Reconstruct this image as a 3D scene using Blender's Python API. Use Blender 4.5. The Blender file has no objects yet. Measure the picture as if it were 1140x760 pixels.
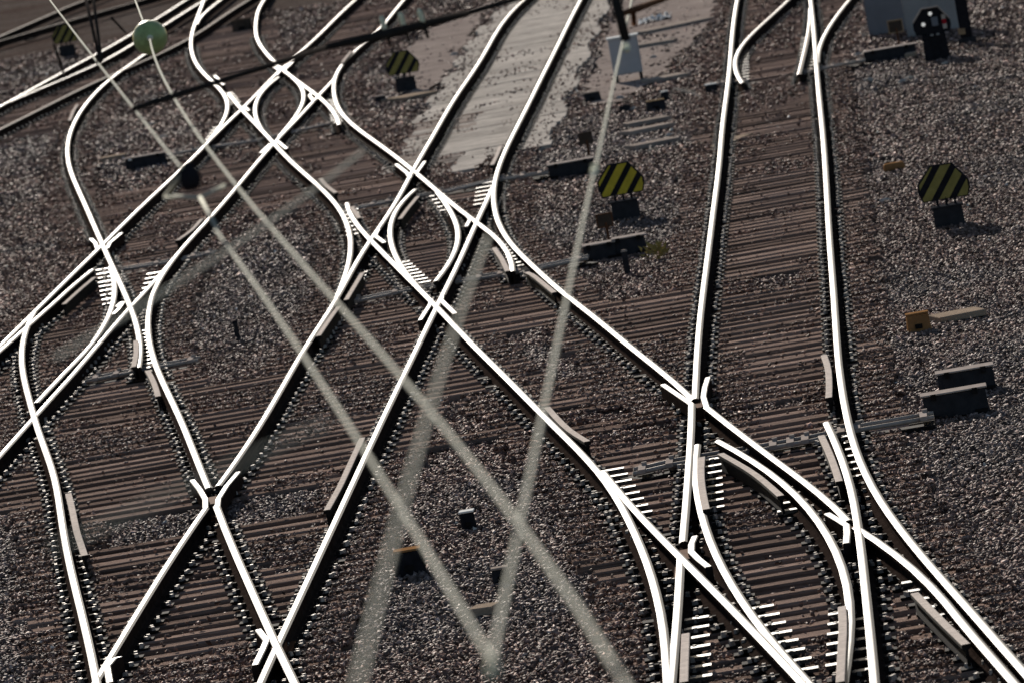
import bpy, bmesh, math, random
import numpy as np
from mathutils import Vector, Matrix

random.seed(7)
RNG = np.random.default_rng(11)
SC = bpy.context.scene
COL = SC.collection

# ---------------------------------------------------------------- data (world metres, x across the tracks, y along them)
CAM_AXES = [[0.9843547,0.1694833,0.0481783],[0.0331789,0.0902466,-0.9953666],[-0.173046,0.9813924,0.0832114]]
RAIL_LINES = [["turnout_top","A",[[-0.715,129.919],[-0.715,131.099],[-0.716,132.278],[-0.716,133.458],[-0.716,134.638],[-0.717,135.817],[-0.716,136.997],[-0.716,138.176],[-0.716,139.356],[-0.716,140.535],[-0.716,141.715],[-0.716,142.895],[-0.716,144.074],[-0.716,145.254],[-0.717,146.433],[-0.717,147.613],[-0.718,148.792],[-0.719,149.972],[-0.72,151.152],[-0.722,152.331],[-0.724,153.511],[-0.726,154.69],[-0.728,155.87],[-0.731,157.049],[-0.734,158.229],[-0.736,159.409],[-0.739,160.588],[-0.742,161.768],[-0.744,162.947],[-0.747,164.127],[-0.749,165.306],[-0.752,166.486],[-0.754,167.666],[-0.757,168.845],[-0.76,170.025],[-0.762,171.204],[-0.765,172.384],[-0.767,173.563],[-0.77,174.743],[-0.773,175.923],[-0.775,177.102],[-0.778,178.282],[-0.78,179.461],[-0.783,180.641],[-0.786,181.82],[-0.788,183.0]]],
["track_right","A",[[-0.674,75.511],[-0.689,76.693],[-0.702,77.876],[-0.711,79.059],[-0.718,80.242],[-0.723,81.425],[-0.725,82.607],[-0.725,83.79],[-0.725,84.973],[-0.724,86.156],[-0.723,87.339],[-0.722,88.521],[-0.721,89.704],[-0.721,90.887],[-0.721,92.07],[-0.721,93.253],[-0.721,94.435],[-0.721,95.618],[-0.721,96.801],[-0.72,97.984],[-0.719,99.166],[-0.718,100.349],[-0.716,101.532],[-0.714,102.715],[-0.712,103.898],[-0.71,105.08],[-0.708,106.263],[-0.706,107.446],[-0.705,108.629],[-0.703,109.812],[-0.702,110.994],[-0.701,112.177],[-0.7,113.36],[-0.7,114.543],[-0.7,115.726],[-0.7,116.908],[-0.701,118.091],[-0.702,119.274],[-0.704,120.457],[-0.705,121.64],[-0.707,122.822],[-0.708,124.005],[-0.71,125.188],[-0.711,126.371],[-0.713,127.554],[-0.714,128.736],[-0.715,129.919]]],
["slip_right","A",[[0.703,52.5],[0.616,53.651],[0.53,54.801],[0.443,55.952],[0.357,57.102],[0.27,58.253],[0.184,59.403],[0.097,60.554],[0.009,61.704],[-0.077,62.855],[-0.162,64.005],[-0.243,65.156],[-0.32,66.306],[-0.391,67.457],[-0.455,68.607],[-0.511,69.758],[-0.558,70.908],[-0.598,72.059],[-0.63,73.209],[-0.655,74.36],[-0.674,75.511]]],
["turnout_top","Abr",[[-0.693,136.0],[-0.688,137.171],[-0.678,138.342],[-0.662,139.513],[-0.639,140.684],[-0.611,141.855],[-0.578,143.026],[-0.539,144.197],[-0.496,145.368],[-0.448,146.539],[-0.398,147.711],[-0.344,148.882],[-0.288,150.053],[-0.229,151.224],[-0.167,152.395],[-0.103,153.566],[-0.036,154.737],[0.031,155.908],[0.097,157.079],[0.163,158.25],[0.229,159.421],[0.295,160.592],[0.36,161.763],[0.426,162.934],[0.492,164.105],[0.558,165.276],[0.624,166.447],[0.689,167.618],[0.755,168.789],[0.821,169.961],[0.887,171.132],[0.953,172.303],[1.018,173.474],[1.084,174.645],[1.15,175.816],[1.216,176.987],[1.282,178.158],[1.348,179.329],[1.413,180.5]]],
["turnout_top","Abl",[[-1.021,133.5],[-0.999,134.694],[-0.978,135.889],[-0.957,137.083],[-0.937,138.278],[-0.916,139.472],[-0.897,140.667],[-0.877,141.861],[-0.859,143.056],[-0.841,144.25],[-0.825,145.444],[-0.81,146.639],[-0.797,147.833],[-0.785,149.028],[-0.774,150.222],[-0.765,151.417],[-0.758,152.611],[-0.752,153.806],[-0.748,155.0]]],
["turnout_top","B",[[-2.214,134.302],[-2.214,135.495],[-2.214,136.688],[-2.215,137.882],[-2.216,139.075],[-2.218,140.268],[-2.22,141.462],[-2.222,142.655],[-2.225,143.848],[-2.227,145.041],[-2.229,146.235],[-2.231,147.428],[-2.233,148.621],[-2.234,149.815],[-2.236,151.008],[-2.236,152.201],[-2.236,153.395],[-2.236,154.588],[-2.235,155.781],[-2.234,156.974],[-2.231,158.168],[-2.229,159.361],[-2.226,160.554],[-2.222,161.748],[-2.218,162.941],[-2.214,164.134],[-2.21,165.327],[-2.206,166.521],[-2.202,167.714],[-2.198,168.907],[-2.195,170.101],[-2.191,171.294],[-2.187,172.487],[-2.183,173.68],[-2.179,174.874],[-2.175,176.067],[-2.172,177.26],[-2.168,178.454],[-2.164,179.647],[-2.16,180.84],[-2.156,182.034],[-2.152,183.227],[-2.149,184.42],[-2.145,185.613],[-2.141,186.807],[-2.137,188.0]]],
["track_right","B",[[-2.19,80.5],[-2.197,81.696],[-2.204,82.891],[-2.211,84.087],[-2.217,85.282],[-2.222,86.478],[-2.226,87.674],[-2.229,88.869],[-2.231,90.065],[-2.231,91.26],[-2.231,92.456],[-2.23,93.652],[-2.229,94.847],[-2.227,96.043],[-2.226,97.238],[-2.224,98.434],[-2.223,99.63],[-2.222,100.825],[-2.221,102.021],[-2.22,103.216],[-2.219,104.412],[-2.218,105.608],[-2.216,106.803],[-2.214,107.999],[-2.213,109.194],[-2.211,110.39],[-2.21,111.586],[-2.21,112.781],[-2.21,113.977],[-2.211,115.172],[-2.212,116.368],[-2.215,117.563],[-2.217,118.759],[-2.22,119.955],[-2.222,121.15],[-2.223,122.346],[-2.224,123.541],[-2.224,124.737],[-2.224,125.933],[-2.222,127.128],[-2.221,128.324],[-2.219,129.519],[-2.217,130.715],[-2.216,131.911],[-2.215,133.106],[-2.214,134.302]]],
["turnout_top","Bbl",[[-1.97,134.0],[-2.018,135.174],[-2.058,136.349],[-2.089,137.523],[-2.112,138.698],[-2.125,139.872],[-2.129,141.047],[-2.121,142.221],[-2.102,143.395],[-2.072,144.57],[-2.031,145.744],[-1.98,146.919],[-1.92,148.093],[-1.853,149.267],[-1.781,150.442],[-1.705,151.616],[-1.626,152.791],[-1.547,153.965],[-1.467,155.14],[-1.389,156.314],[-1.311,157.488],[-1.235,158.663],[-1.16,159.837],[-1.084,161.012],[-1.007,162.186],[-0.931,163.36],[-0.854,164.535],[-0.778,165.709],[-0.702,166.884],[-0.625,168.058],[-0.549,169.233],[-0.472,170.407],[-0.396,171.581],[-0.319,172.756],[-0.243,173.93],[-0.167,175.105],[-0.09,176.279],[-0.014,177.453],[0.063,178.628],[0.139,179.802],[0.215,180.977],[0.292,182.151],[0.368,183.326],[0.445,184.5]]],
["track_slab","C",[[-5.669,121.885],[-5.685,123.076],[-5.698,124.267],[-5.707,125.458],[-5.714,126.649],[-5.719,127.84],[-5.721,129.032],[-5.723,130.223],[-5.723,131.414],[-5.723,132.605],[-5.723,133.796],[-5.723,134.987],[-5.723,136.178],[-5.723,137.37],[-5.724,138.561],[-5.725,139.752],[-5.726,140.943],[-5.728,142.134],[-5.729,143.325],[-5.731,144.516],[-5.732,145.708],[-5.733,146.899],[-5.734,148.09],[-5.735,149.281],[-5.735,150.472],[-5.736,151.663],[-5.737,152.854],[-5.738,154.046],[-5.738,155.237],[-5.74,156.428],[-5.741,157.619],[-5.742,158.81],[-5.744,160.001],[-5.746,161.192],[-5.748,162.384],[-5.75,163.575],[-5.751,164.766],[-5.753,165.957],[-5.754,167.148],[-5.755,168.339],[-5.755,169.53],[-5.755,170.722],[-5.754,171.913],[-5.753,173.104],[-5.752,174.295],[-5.75,175.486],[-5.749,176.677],[-5.747,177.868],[-5.746,179.059],[-5.744,180.251],[-5.743,181.442],[-5.741,182.633],[-5.74,183.824],[-5.739,185.015],[-5.737,186.206],[-5.736,187.397],[-5.734,188.589],[-5.733,189.78],[-5.731,190.971],[-5.73,192.162],[-5.728,193.353],[-5.727,194.544],[-5.726,195.735],[-5.724,196.927],[-5.723,198.118],[-5.721,199.309],[-5.72,200.5]]],
["slip_centre","C",[[-4.044,97.47],[-4.168,98.633],[-4.288,99.796],[-4.407,100.958],[-4.524,102.121],[-4.639,103.283],[-4.752,104.446],[-4.86,105.609],[-4.962,106.771],[-5.056,107.934],[-5.143,109.096],[-5.222,110.259],[-5.294,111.421],[-5.359,112.584],[-5.417,113.747],[-5.47,114.909],[-5.517,116.072],[-5.558,117.234],[-5.594,118.397],[-5.624,119.56],[-5.648,120.722],[-5.669,121.885]]],
["track_diagonal","C",[[-2.203,80.5],[-2.314,81.631],[-2.429,82.763],[-2.55,83.894],[-2.673,85.025],[-2.799,86.157],[-2.924,87.288],[-3.048,88.42],[-3.171,89.551],[-3.293,90.682],[-3.416,91.814],[-3.54,92.945],[-3.667,94.076],[-3.794,95.208],[-3.921,96.339],[-4.044,97.47]]],
["slip_right","Cl",[[-0.743,67.5],[-0.85,68.7],[-0.971,69.9],[-1.103,71.1],[-1.242,72.3],[-1.383,73.5],[-1.522,74.7],[-1.66,75.9],[-1.797,77.1],[-1.931,78.3],[-2.064,79.5]]],
["slip_right","Cl2",[[0.671,51.5],[0.579,52.692],[0.487,53.885],[0.395,55.077],[0.303,56.269],[0.212,57.462],[0.12,58.654],[0.033,59.846],[-0.05,61.038],[-0.146,62.231],[-0.256,63.423],[-0.383,64.615],[-0.526,65.808],[-0.685,67.0]]],
["slip_right","Bl",[[-2.159,68.0],[-2.162,69.2],[-2.164,70.4],[-2.168,71.6],[-2.172,72.8],[-2.177,74.0],[-2.182,75.2],[-2.189,76.4],[-2.196,77.6],[-2.206,78.8],[-2.217,80.0]]],
["slip_right","Bl2",[[-2.126,54.0],[-2.128,55.182],[-2.13,56.364],[-2.132,57.545],[-2.135,58.727],[-2.136,59.909],[-2.138,61.091],[-2.141,62.273],[-2.145,63.455],[-2.151,64.636],[-2.158,65.818],[-2.166,67.0]]],
["slip_centre","G",[[-5.566,93.679],[-5.567,94.861],[-5.568,96.043],[-5.568,97.225],[-5.569,98.407],[-5.568,99.589],[-5.568,100.771],[-5.568,101.953],[-5.568,103.135],[-5.57,104.317],[-5.573,105.499],[-5.577,106.681],[-5.582,107.862],[-5.587,109.044],[-5.592,110.226],[-5.596,111.408],[-5.6,112.59],[-5.603,113.772],[-5.605,114.954],[-5.609,116.136],[-5.613,117.318],[-5.618,118.5]]],
["track_lower","G",[[-5.464,57.0],[-5.469,58.183],[-5.474,59.366],[-5.48,60.55],[-5.485,61.733],[-5.49,62.916],[-5.497,64.099],[-5.502,65.282],[-5.506,66.466],[-5.509,67.649],[-5.512,68.832],[-5.515,70.015],[-5.518,71.198],[-5.522,72.382],[-5.525,73.565],[-5.528,74.748],[-5.532,75.931],[-5.536,77.114],[-5.539,78.298],[-5.543,79.481],[-5.547,80.664],[-5.55,81.847],[-5.553,83.03],[-5.556,84.214],[-5.558,85.397],[-5.559,86.58],[-5.56,87.763],[-5.561,88.946],[-5.562,90.129],[-5.563,91.313],[-5.564,92.496],[-5.566,93.679]]],
["track_slab","H",[[-7.141,125.915],[-7.15,127.103],[-7.158,128.291],[-7.165,129.479],[-7.172,130.667],[-7.178,131.854],[-7.184,133.042],[-7.191,134.23],[-7.199,135.418],[-7.207,136.606],[-7.215,137.794],[-7.223,138.981],[-7.23,140.169],[-7.236,141.357],[-7.242,142.545],[-7.245,143.733],[-7.248,144.921],[-7.248,146.108],[-7.248,147.296],[-7.247,148.484],[-7.245,149.672],[-7.243,150.86],[-7.241,152.048],[-7.241,153.235],[-7.241,154.423],[-7.243,155.611],[-7.246,156.799],[-7.251,157.987],[-7.257,159.175],[-7.264,160.362],[-7.272,161.55],[-7.28,162.738],[-7.288,163.926],[-7.296,165.114],[-7.302,166.302],[-7.307,167.489],[-7.31,168.677],[-7.311,169.865],[-7.309,171.053],[-7.303,172.241],[-7.295,173.429],[-7.282,174.616],[-7.267,175.804],[-7.247,176.992],[-7.224,178.18],[-7.197,179.368],[-7.166,180.556],[-7.139,181.743],[-7.112,182.931],[-7.085,184.119],[-7.058,185.307],[-7.032,186.495],[-7.005,187.683],[-6.978,188.87],[-6.951,190.058],[-6.924,191.246],[-6.897,192.434],[-6.87,193.622],[-6.843,194.81],[-6.816,195.997],[-6.789,197.185],[-6.762,198.373],[-6.735,199.561],[-6.708,200.749],[-6.681,201.937],[-6.654,203.124],[-6.627,204.312],[-6.6,205.5]]],
["slip_centre","H",[[-7.03,96.809],[-7.028,97.973],[-7.027,99.137],[-7.027,100.301],[-7.03,101.466],[-7.037,102.63],[-7.047,103.794],[-7.058,104.958],[-7.07,106.123],[-7.08,107.287],[-7.087,108.451],[-7.091,109.616],[-7.092,110.78],[-7.091,111.944],[-7.087,113.108],[-7.083,114.273],[-7.079,115.437],[-7.077,116.601],[-7.078,117.765],[-7.081,118.93],[-7.088,120.094],[-7.097,121.258],[-7.107,122.422],[-7.119,123.587],[-7.13,124.751],[-7.141,125.915]]],
["track_lower","H",[[-7.012,80.0],[-6.998,81.121],[-6.988,82.241],[-6.981,83.362],[-6.977,84.482],[-6.976,85.603],[-6.978,86.723],[-6.983,87.844],[-6.99,88.965],[-6.998,90.085],[-7.006,91.206],[-7.015,92.326],[-7.022,93.447],[-7.028,94.567],[-7.03,95.688],[-7.03,96.809]]],
["track_lower","Hl",[[-6.968,61.5],[-6.974,62.679],[-6.98,63.857],[-6.985,65.036],[-6.991,66.214],[-6.997,67.393],[-7.002,68.571],[-7.007,69.75],[-7.011,70.929],[-7.014,72.107],[-7.015,73.286],[-7.014,74.464],[-7.009,75.643],[-7.003,76.821],[-6.993,78.0]]],
["slip_upper","I",[[-10.06,138.266],[-10.189,139.463],[-10.318,140.659],[-10.447,141.856],[-10.576,143.052],[-10.706,144.249],[-10.836,145.445],[-10.967,146.642],[-11.099,147.838],[-11.231,149.035],[-11.362,150.231],[-11.494,151.428],[-11.624,152.624],[-11.754,153.821],[-11.883,155.017],[-12.01,156.214],[-12.136,157.41],[-12.26,158.607],[-12.383,159.803],[-12.505,161.0]]],
["track_link","I",[[-8.127,121.11],[-8.246,122.254],[-8.369,123.398],[-8.496,124.542],[-8.626,125.685],[-8.757,126.829],[-8.891,127.973],[-9.025,129.117],[-9.159,130.26],[-9.293,131.404],[-9.425,132.548],[-9.556,133.692],[-9.684,134.835],[-9.811,135.979],[-9.936,137.123],[-10.06,138.266]]],
["slip_centre","I",[[-7.038,102.0],[-7.062,103.194],[-7.09,104.389],[-7.122,105.583],[-7.158,106.778],[-7.201,107.972],[-7.249,109.166],[-7.305,110.361],[-7.367,111.555],[-7.437,112.75],[-7.514,113.944],[-7.599,115.138],[-7.691,116.333],[-7.79,117.527],[-7.896,118.722],[-8.008,119.916],[-8.127,121.11]]],
["slip_centre","J",[[-4.988,92.588],[-5.115,93.751],[-5.241,94.914],[-5.367,96.077],[-5.493,97.24],[-5.62,98.403],[-5.748,99.566],[-5.877,100.729],[-6.007,101.892],[-6.137,103.055],[-6.267,104.218],[-6.396,105.381],[-6.524,106.544],[-6.653,107.707],[-6.781,108.87],[-6.91,110.033],[-7.038,111.196],[-7.164,112.359],[-7.288,113.522],[-7.408,114.685],[-7.522,115.848],[-7.63,117.011],[-7.73,118.174],[-7.822,119.337],[-7.906,120.5]]],
["track_diagonal","J",[[-3.178,76.329],[-3.303,77.491],[-3.432,78.652],[-3.563,79.813],[-3.694,80.975],[-3.824,82.136],[-3.952,83.297],[-4.081,84.458],[-4.21,85.62],[-4.339,86.781],[-4.469,87.942],[-4.6,89.104],[-4.73,90.265],[-4.86,91.426],[-4.988,92.588]]],
["slip_right","J",[[-2.041,54.0],[-2.07,55.175],[-2.099,56.35],[-2.128,57.526],[-2.157,58.701],[-2.181,59.876],[-2.209,61.051],[-2.242,62.227],[-2.282,63.402],[-2.33,64.577],[-2.385,65.752],[-2.447,66.928],[-2.516,68.103],[-2.59,69.278],[-2.669,70.453],[-2.753,71.628],[-2.846,72.804],[-2.947,73.979],[-3.058,75.154],[-3.178,76.329]]],
["slip_right","D",[[-0.601,52.5],[-0.727,53.684],[-0.854,54.868],[-0.98,56.053],[-1.106,57.237],[-1.231,58.421],[-1.357,59.605],[-1.485,60.789],[-1.614,61.974],[-1.744,63.158],[-1.876,64.342],[-2.008,65.526],[-2.141,66.711],[-2.273,67.895],[-2.404,69.079],[-2.532,70.263],[-2.656,71.447],[-2.776,72.632],[-2.892,73.816],[-3.006,75.0]]],
["track_upper","K",[[-10.266,159.357],[-10.316,160.544],[-10.358,161.73],[-10.393,162.917],[-10.42,164.104],[-10.44,165.29],[-10.452,166.477],[-10.457,167.663],[-10.455,168.85],[-10.448,170.037],[-10.437,171.223],[-10.423,172.41],[-10.408,173.596],[-10.394,174.783],[-10.381,175.969],[-10.371,177.156],[-10.365,178.343],[-10.362,179.529],[-10.364,180.716],[-10.369,181.902],[-10.376,183.089],[-10.386,184.276],[-10.397,185.462],[-10.408,186.649],[-10.419,187.835],[-10.429,189.022],[-10.439,190.209],[-10.447,191.395],[-10.455,192.582],[-10.464,193.768],[-10.473,194.955],[-10.481,196.141],[-10.49,197.328],[-10.499,198.515],[-10.507,199.701],[-10.516,200.888],[-10.525,202.074],[-10.533,203.261],[-10.542,204.448],[-10.551,205.634],[-10.56,206.821],[-10.568,208.007],[-10.577,209.194],[-10.586,210.38],[-10.594,211.567],[-10.603,212.754],[-10.612,213.94],[-10.62,215.127],[-10.629,216.313],[-10.638,217.5]]],
["slip_upper","K",[[-8.879,141.15],[-9.002,142.288],[-9.121,143.426],[-9.234,144.564],[-9.343,145.702],[-9.445,146.84],[-9.543,147.978],[-9.634,149.116],[-9.721,150.254],[-9.804,151.392],[-9.882,152.529],[-9.956,153.667],[-10.027,154.805],[-10.093,155.943],[-10.156,157.081],[-10.213,158.219],[-10.266,159.357]]],
["track_link","K",[[-7.219,126.516],[-7.342,127.641],[-7.466,128.767],[-7.592,129.893],[-7.719,131.019],[-7.847,132.144],[-7.976,133.27],[-8.106,134.396],[-8.237,135.521],[-8.367,136.647],[-8.498,137.773],[-8.627,138.898],[-8.754,140.024],[-8.879,141.15]]],
["slip_centre","K",[[-4.751,101.5],[-4.8,102.691],[-4.864,103.882],[-4.942,105.074],[-5.035,106.265],[-5.142,107.456],[-5.261,108.647],[-5.39,109.839],[-5.525,111.03],[-5.663,112.221],[-5.799,113.412],[-5.934,114.603],[-6.066,115.795],[-6.196,116.986],[-6.325,118.177],[-6.453,119.368],[-6.58,120.56],[-6.707,121.751],[-6.834,122.942],[-6.961,124.133],[-7.089,125.325],[-7.219,126.516]]],
["slip_centre","K2",[[-5.759,102.0],[-5.727,103.167],[-5.706,104.333],[-5.697,105.5],[-5.701,106.667],[-5.719,107.833],[-5.751,109.0],[-5.799,110.167],[-5.859,111.333],[-5.931,112.5],[-6.013,113.667],[-6.1,114.833],[-6.192,116.0],[-6.288,117.167],[-6.388,118.333],[-6.491,119.5]]],
["slip_centre","L2",[[-5.955,101.5],[-6.077,102.647],[-6.193,103.794],[-6.303,104.941],[-6.407,106.088],[-6.504,107.235],[-6.596,108.382],[-6.68,109.529],[-6.756,110.676],[-6.824,111.824],[-6.882,112.971],[-6.928,114.118],[-6.962,115.265],[-6.982,116.412],[-6.987,117.559],[-6.974,118.706],[-6.945,119.853],[-6.897,121.0]]],
["slip_right","F",[[-0.637,52.0],[-0.638,53.2],[-0.639,54.4],[-0.64,55.6],[-0.641,56.8],[-0.641,58.0],[-0.642,59.2],[-0.644,60.4],[-0.646,61.6],[-0.649,62.8],[-0.652,64.0],[-0.656,65.2],[-0.662,66.4],[-0.671,67.6],[-0.683,68.8],[-0.701,70.0],[-0.726,71.2],[-0.757,72.4],[-0.795,73.6],[-0.837,74.8],[-0.883,76.0]]],
["slip_right","S",[[-0.976,52.5],[-0.949,53.675],[-0.922,54.85],[-0.896,56.025],[-0.869,57.2],[-0.834,58.375],[-0.805,59.55],[-0.786,60.725],[-0.781,61.9],[-0.791,63.075],[-0.818,64.25],[-0.86,65.425],[-0.918,66.6],[-0.99,67.775],[-1.076,68.95],[-1.178,70.125],[-1.297,71.3],[-1.43,72.475],[-1.58,73.65],[-1.744,74.825],[-1.921,76.0]]],
["slip_right","T",[[-0.75,54.0],[-0.863,55.158],[-0.975,56.316],[-1.088,57.474],[-1.206,58.632],[-1.322,59.789],[-1.43,60.947],[-1.531,62.105],[-1.626,63.263],[-1.713,64.421],[-1.792,65.579],[-1.863,66.737],[-1.926,67.895],[-1.979,69.053],[-2.025,70.211],[-2.063,71.368],[-2.093,72.526],[-2.112,73.684],[-2.122,74.842],[-2.121,76.0]]],
["track_upper","M1",[[-11.873,169.98],[-11.871,171.174],[-11.868,172.367],[-11.864,173.561],[-11.86,174.755],[-11.856,175.948],[-11.853,177.142],[-11.851,178.335],[-11.851,179.529],[-11.853,180.723],[-11.856,181.916],[-11.861,183.11],[-11.867,184.304],[-11.874,185.497],[-11.881,186.691],[-11.887,187.885],[-11.894,189.078],[-11.899,190.272],[-11.904,191.465],[-11.907,192.659],[-11.908,193.853],[-11.909,195.046],[-11.907,196.24],[-11.905,197.434],[-11.903,198.627],[-11.902,199.821],[-11.901,201.015],[-11.899,202.208],[-11.898,203.402],[-11.897,204.595],[-11.896,205.789],[-11.894,206.983],[-11.893,208.176],[-11.892,209.37],[-11.89,210.564],[-11.889,211.757],[-11.888,212.951],[-11.886,214.145],[-11.885,215.338],[-11.884,216.532],[-11.882,217.725],[-11.881,218.919],[-11.88,220.113],[-11.879,221.306],[-11.877,222.5]]],
["slip_upper","M1",[[-11.705,140.136],[-11.713,141.33],[-11.723,142.524],[-11.734,143.717],[-11.744,144.911],[-11.753,146.105],[-11.761,147.299],[-11.767,148.492],[-11.771,149.686],[-11.774,150.88],[-11.777,152.074],[-11.78,153.267],[-11.783,154.461],[-11.788,155.655],[-11.795,156.849],[-11.803,158.042],[-11.813,159.236],[-11.823,160.43],[-11.833,161.624],[-11.843,162.818],[-11.853,164.011],[-11.861,165.205],[-11.867,166.399],[-11.871,167.593],[-11.873,168.786],[-11.873,169.98]]],
["track_left","M1",[[-11.666,123.147],[-11.673,124.279],[-11.679,125.412],[-11.685,126.544],[-11.69,127.677],[-11.692,128.81],[-11.694,129.942],[-11.694,131.075],[-11.693,132.208],[-11.692,133.34],[-11.691,134.473],[-11.69,135.606],[-11.691,136.738],[-11.694,137.871],[-11.698,139.003],[-11.705,140.136]]],
["slip_left","M1",[[-11.541,98.5],[-11.547,99.674],[-11.553,100.847],[-11.559,102.021],[-11.565,103.195],[-11.572,104.368],[-11.578,105.542],[-11.584,106.716],[-11.59,107.889],[-11.596,109.063],[-11.602,110.236],[-11.608,111.41],[-11.615,112.584],[-11.621,113.757],[-11.627,114.931],[-11.633,116.105],[-11.637,117.278],[-11.642,118.452],[-11.647,119.626],[-11.652,120.799],[-11.659,121.973],[-11.666,123.147]]],
["slip_upper","M2",[[-10.256,135.362],[-10.265,136.535],[-10.273,137.709],[-10.278,138.882],[-10.282,140.055],[-10.284,141.228],[-10.285,142.402],[-10.285,143.575],[-10.284,144.748],[-10.283,145.921],[-10.282,147.094],[-10.283,148.268],[-10.283,149.441],[-10.285,150.614],[-10.287,151.787],[-10.289,152.961],[-10.291,154.134],[-10.293,155.307],[-10.295,156.48],[-10.297,157.654],[-10.299,158.827],[-10.301,160.0]]],
["track_left","M2",[[-10.123,114.719],[-10.134,115.866],[-10.144,117.013],[-10.151,118.16],[-10.155,119.306],[-10.157,120.453],[-10.158,121.6],[-10.16,122.747],[-10.163,123.894],[-10.167,125.041],[-10.174,126.187],[-10.182,127.334],[-10.191,128.481],[-10.201,129.628],[-10.212,130.775],[-10.224,131.922],[-10.235,133.068],[-10.246,134.215],[-10.256,135.362]]],
["slip_left","M2",[[-9.979,83.0],[-9.983,84.175],[-9.987,85.35],[-9.991,86.524],[-9.995,87.699],[-9.999,88.874],[-10.003,90.049],[-10.007,91.223],[-10.011,92.398],[-10.015,93.573],[-10.019,94.748],[-10.02,95.923],[-10.024,97.097],[-10.031,98.272],[-10.04,99.447],[-10.052,100.622],[-10.063,101.796],[-10.074,102.971],[-10.082,104.146],[-10.087,105.321],[-10.09,106.496],[-10.09,107.67],[-10.091,108.845],[-10.092,110.02],[-10.095,111.195],[-10.102,112.369],[-10.112,113.544],[-10.123,114.719]]],
["slip_left","N",[[-8.773,95.002],[-8.904,96.197],[-9.03,97.391],[-9.151,98.585],[-9.267,99.78],[-9.377,100.974],[-9.48,102.168],[-9.578,103.363],[-9.669,104.557],[-9.753,105.751],[-9.831,106.946],[-9.899,108.14],[-9.958,109.334],[-10.007,110.528],[-10.047,111.723],[-10.078,112.917],[-10.103,114.111],[-10.123,115.306],[-10.138,116.5]]],
["track_low_left","N",[[-7.107,80.0],[-7.234,81.154],[-7.36,82.308],[-7.485,83.462],[-7.61,84.616],[-7.735,85.77],[-7.861,86.924],[-7.988,88.078],[-8.118,89.232],[-8.249,90.386],[-8.381,91.54],[-8.513,92.694],[-8.644,93.848],[-8.773,95.002]]],
["track_low_left","Nl",[[-4.626,58.0],[-4.762,59.176],[-4.898,60.353],[-5.035,61.529],[-5.171,62.706],[-5.308,63.882],[-5.445,65.059],[-5.58,66.235],[-5.713,67.412],[-5.846,68.588],[-5.979,69.765],[-6.111,70.941],[-6.244,72.118],[-6.375,73.294],[-6.505,74.471],[-6.634,75.647],[-6.76,76.824],[-6.885,78.0]]],
["track_low_left","LR",[[-6.402,60.0],[-6.534,61.195],[-6.665,62.39],[-6.796,63.585],[-6.928,64.78],[-7.057,65.976],[-7.188,67.171],[-7.321,68.366],[-7.456,69.561],[-7.591,70.756],[-7.728,71.951],[-7.864,73.146],[-7.999,74.341],[-8.132,75.537],[-8.263,76.732],[-8.391,77.927],[-8.517,79.122],[-8.642,80.317],[-8.767,81.512],[-8.895,82.707],[-9.028,83.902],[-9.167,85.098],[-9.311,86.293],[-9.458,87.488],[-9.605,88.683],[-9.751,89.878],[-9.894,91.073],[-10.035,92.268],[-10.175,93.463],[-10.313,94.659],[-10.451,95.854],[-10.587,97.049],[-10.72,98.244],[-10.848,99.439],[-10.97,100.634],[-11.085,101.829],[-11.192,103.024],[-11.29,104.22],[-11.379,105.415],[-11.459,106.61],[-11.529,107.805],[-11.59,109.0]]],
["track_curve_left","O",[[-12.22,125.839],[-12.353,127.031],[-12.485,128.223],[-12.618,129.414],[-12.751,130.606],[-12.884,131.798],[-13.018,132.989],[-13.152,134.181],[-13.286,135.373],[-13.42,136.565],[-13.553,137.756],[-13.686,138.948],[-13.818,140.14],[-13.948,141.331],[-14.076,142.523],[-14.201,143.715],[-14.323,144.907],[-14.442,146.098],[-14.558,147.29],[-14.67,148.482],[-14.779,149.673],[-14.884,150.865],[-14.986,152.057],[-15.084,153.249],[-15.178,154.44],[-15.269,155.632],[-15.356,156.824],[-15.44,158.015],[-15.52,159.207],[-15.596,160.399],[-15.669,161.591],[-15.739,162.782],[-15.805,163.974],[-15.868,165.166],[-15.927,166.357],[-15.983,167.549],[-16.035,168.741],[-16.084,169.933],[-16.129,171.124],[-16.169,172.316],[-16.206,173.508],[-16.237,174.699],[-16.264,175.891],[-16.286,177.083],[-16.303,178.275],[-16.315,179.466],[-16.321,180.658],[-16.323,181.85],[-16.319,183.041],[-16.32,184.233],[-16.321,185.425],[-16.322,186.617],[-16.323,187.808],[-16.324,189.0]]],
["slip_left","O",[[-9.151,96.5],[-9.231,97.674],[-9.32,98.847],[-9.416,100.021],[-9.52,101.194],[-9.63,102.368],[-9.745,103.541],[-9.865,104.715],[-9.989,105.889],[-10.116,107.062],[-10.245,108.236],[-10.375,109.409],[-10.506,110.583],[-10.638,111.756],[-10.77,112.93],[-10.903,114.103],[-11.035,115.277],[-11.168,116.451],[-11.3,117.624],[-11.432,118.798],[-11.564,119.971],[-11.695,121.145],[-11.827,122.318],[-11.958,123.492],[-12.089,124.666],[-12.22,125.839]]],
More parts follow.
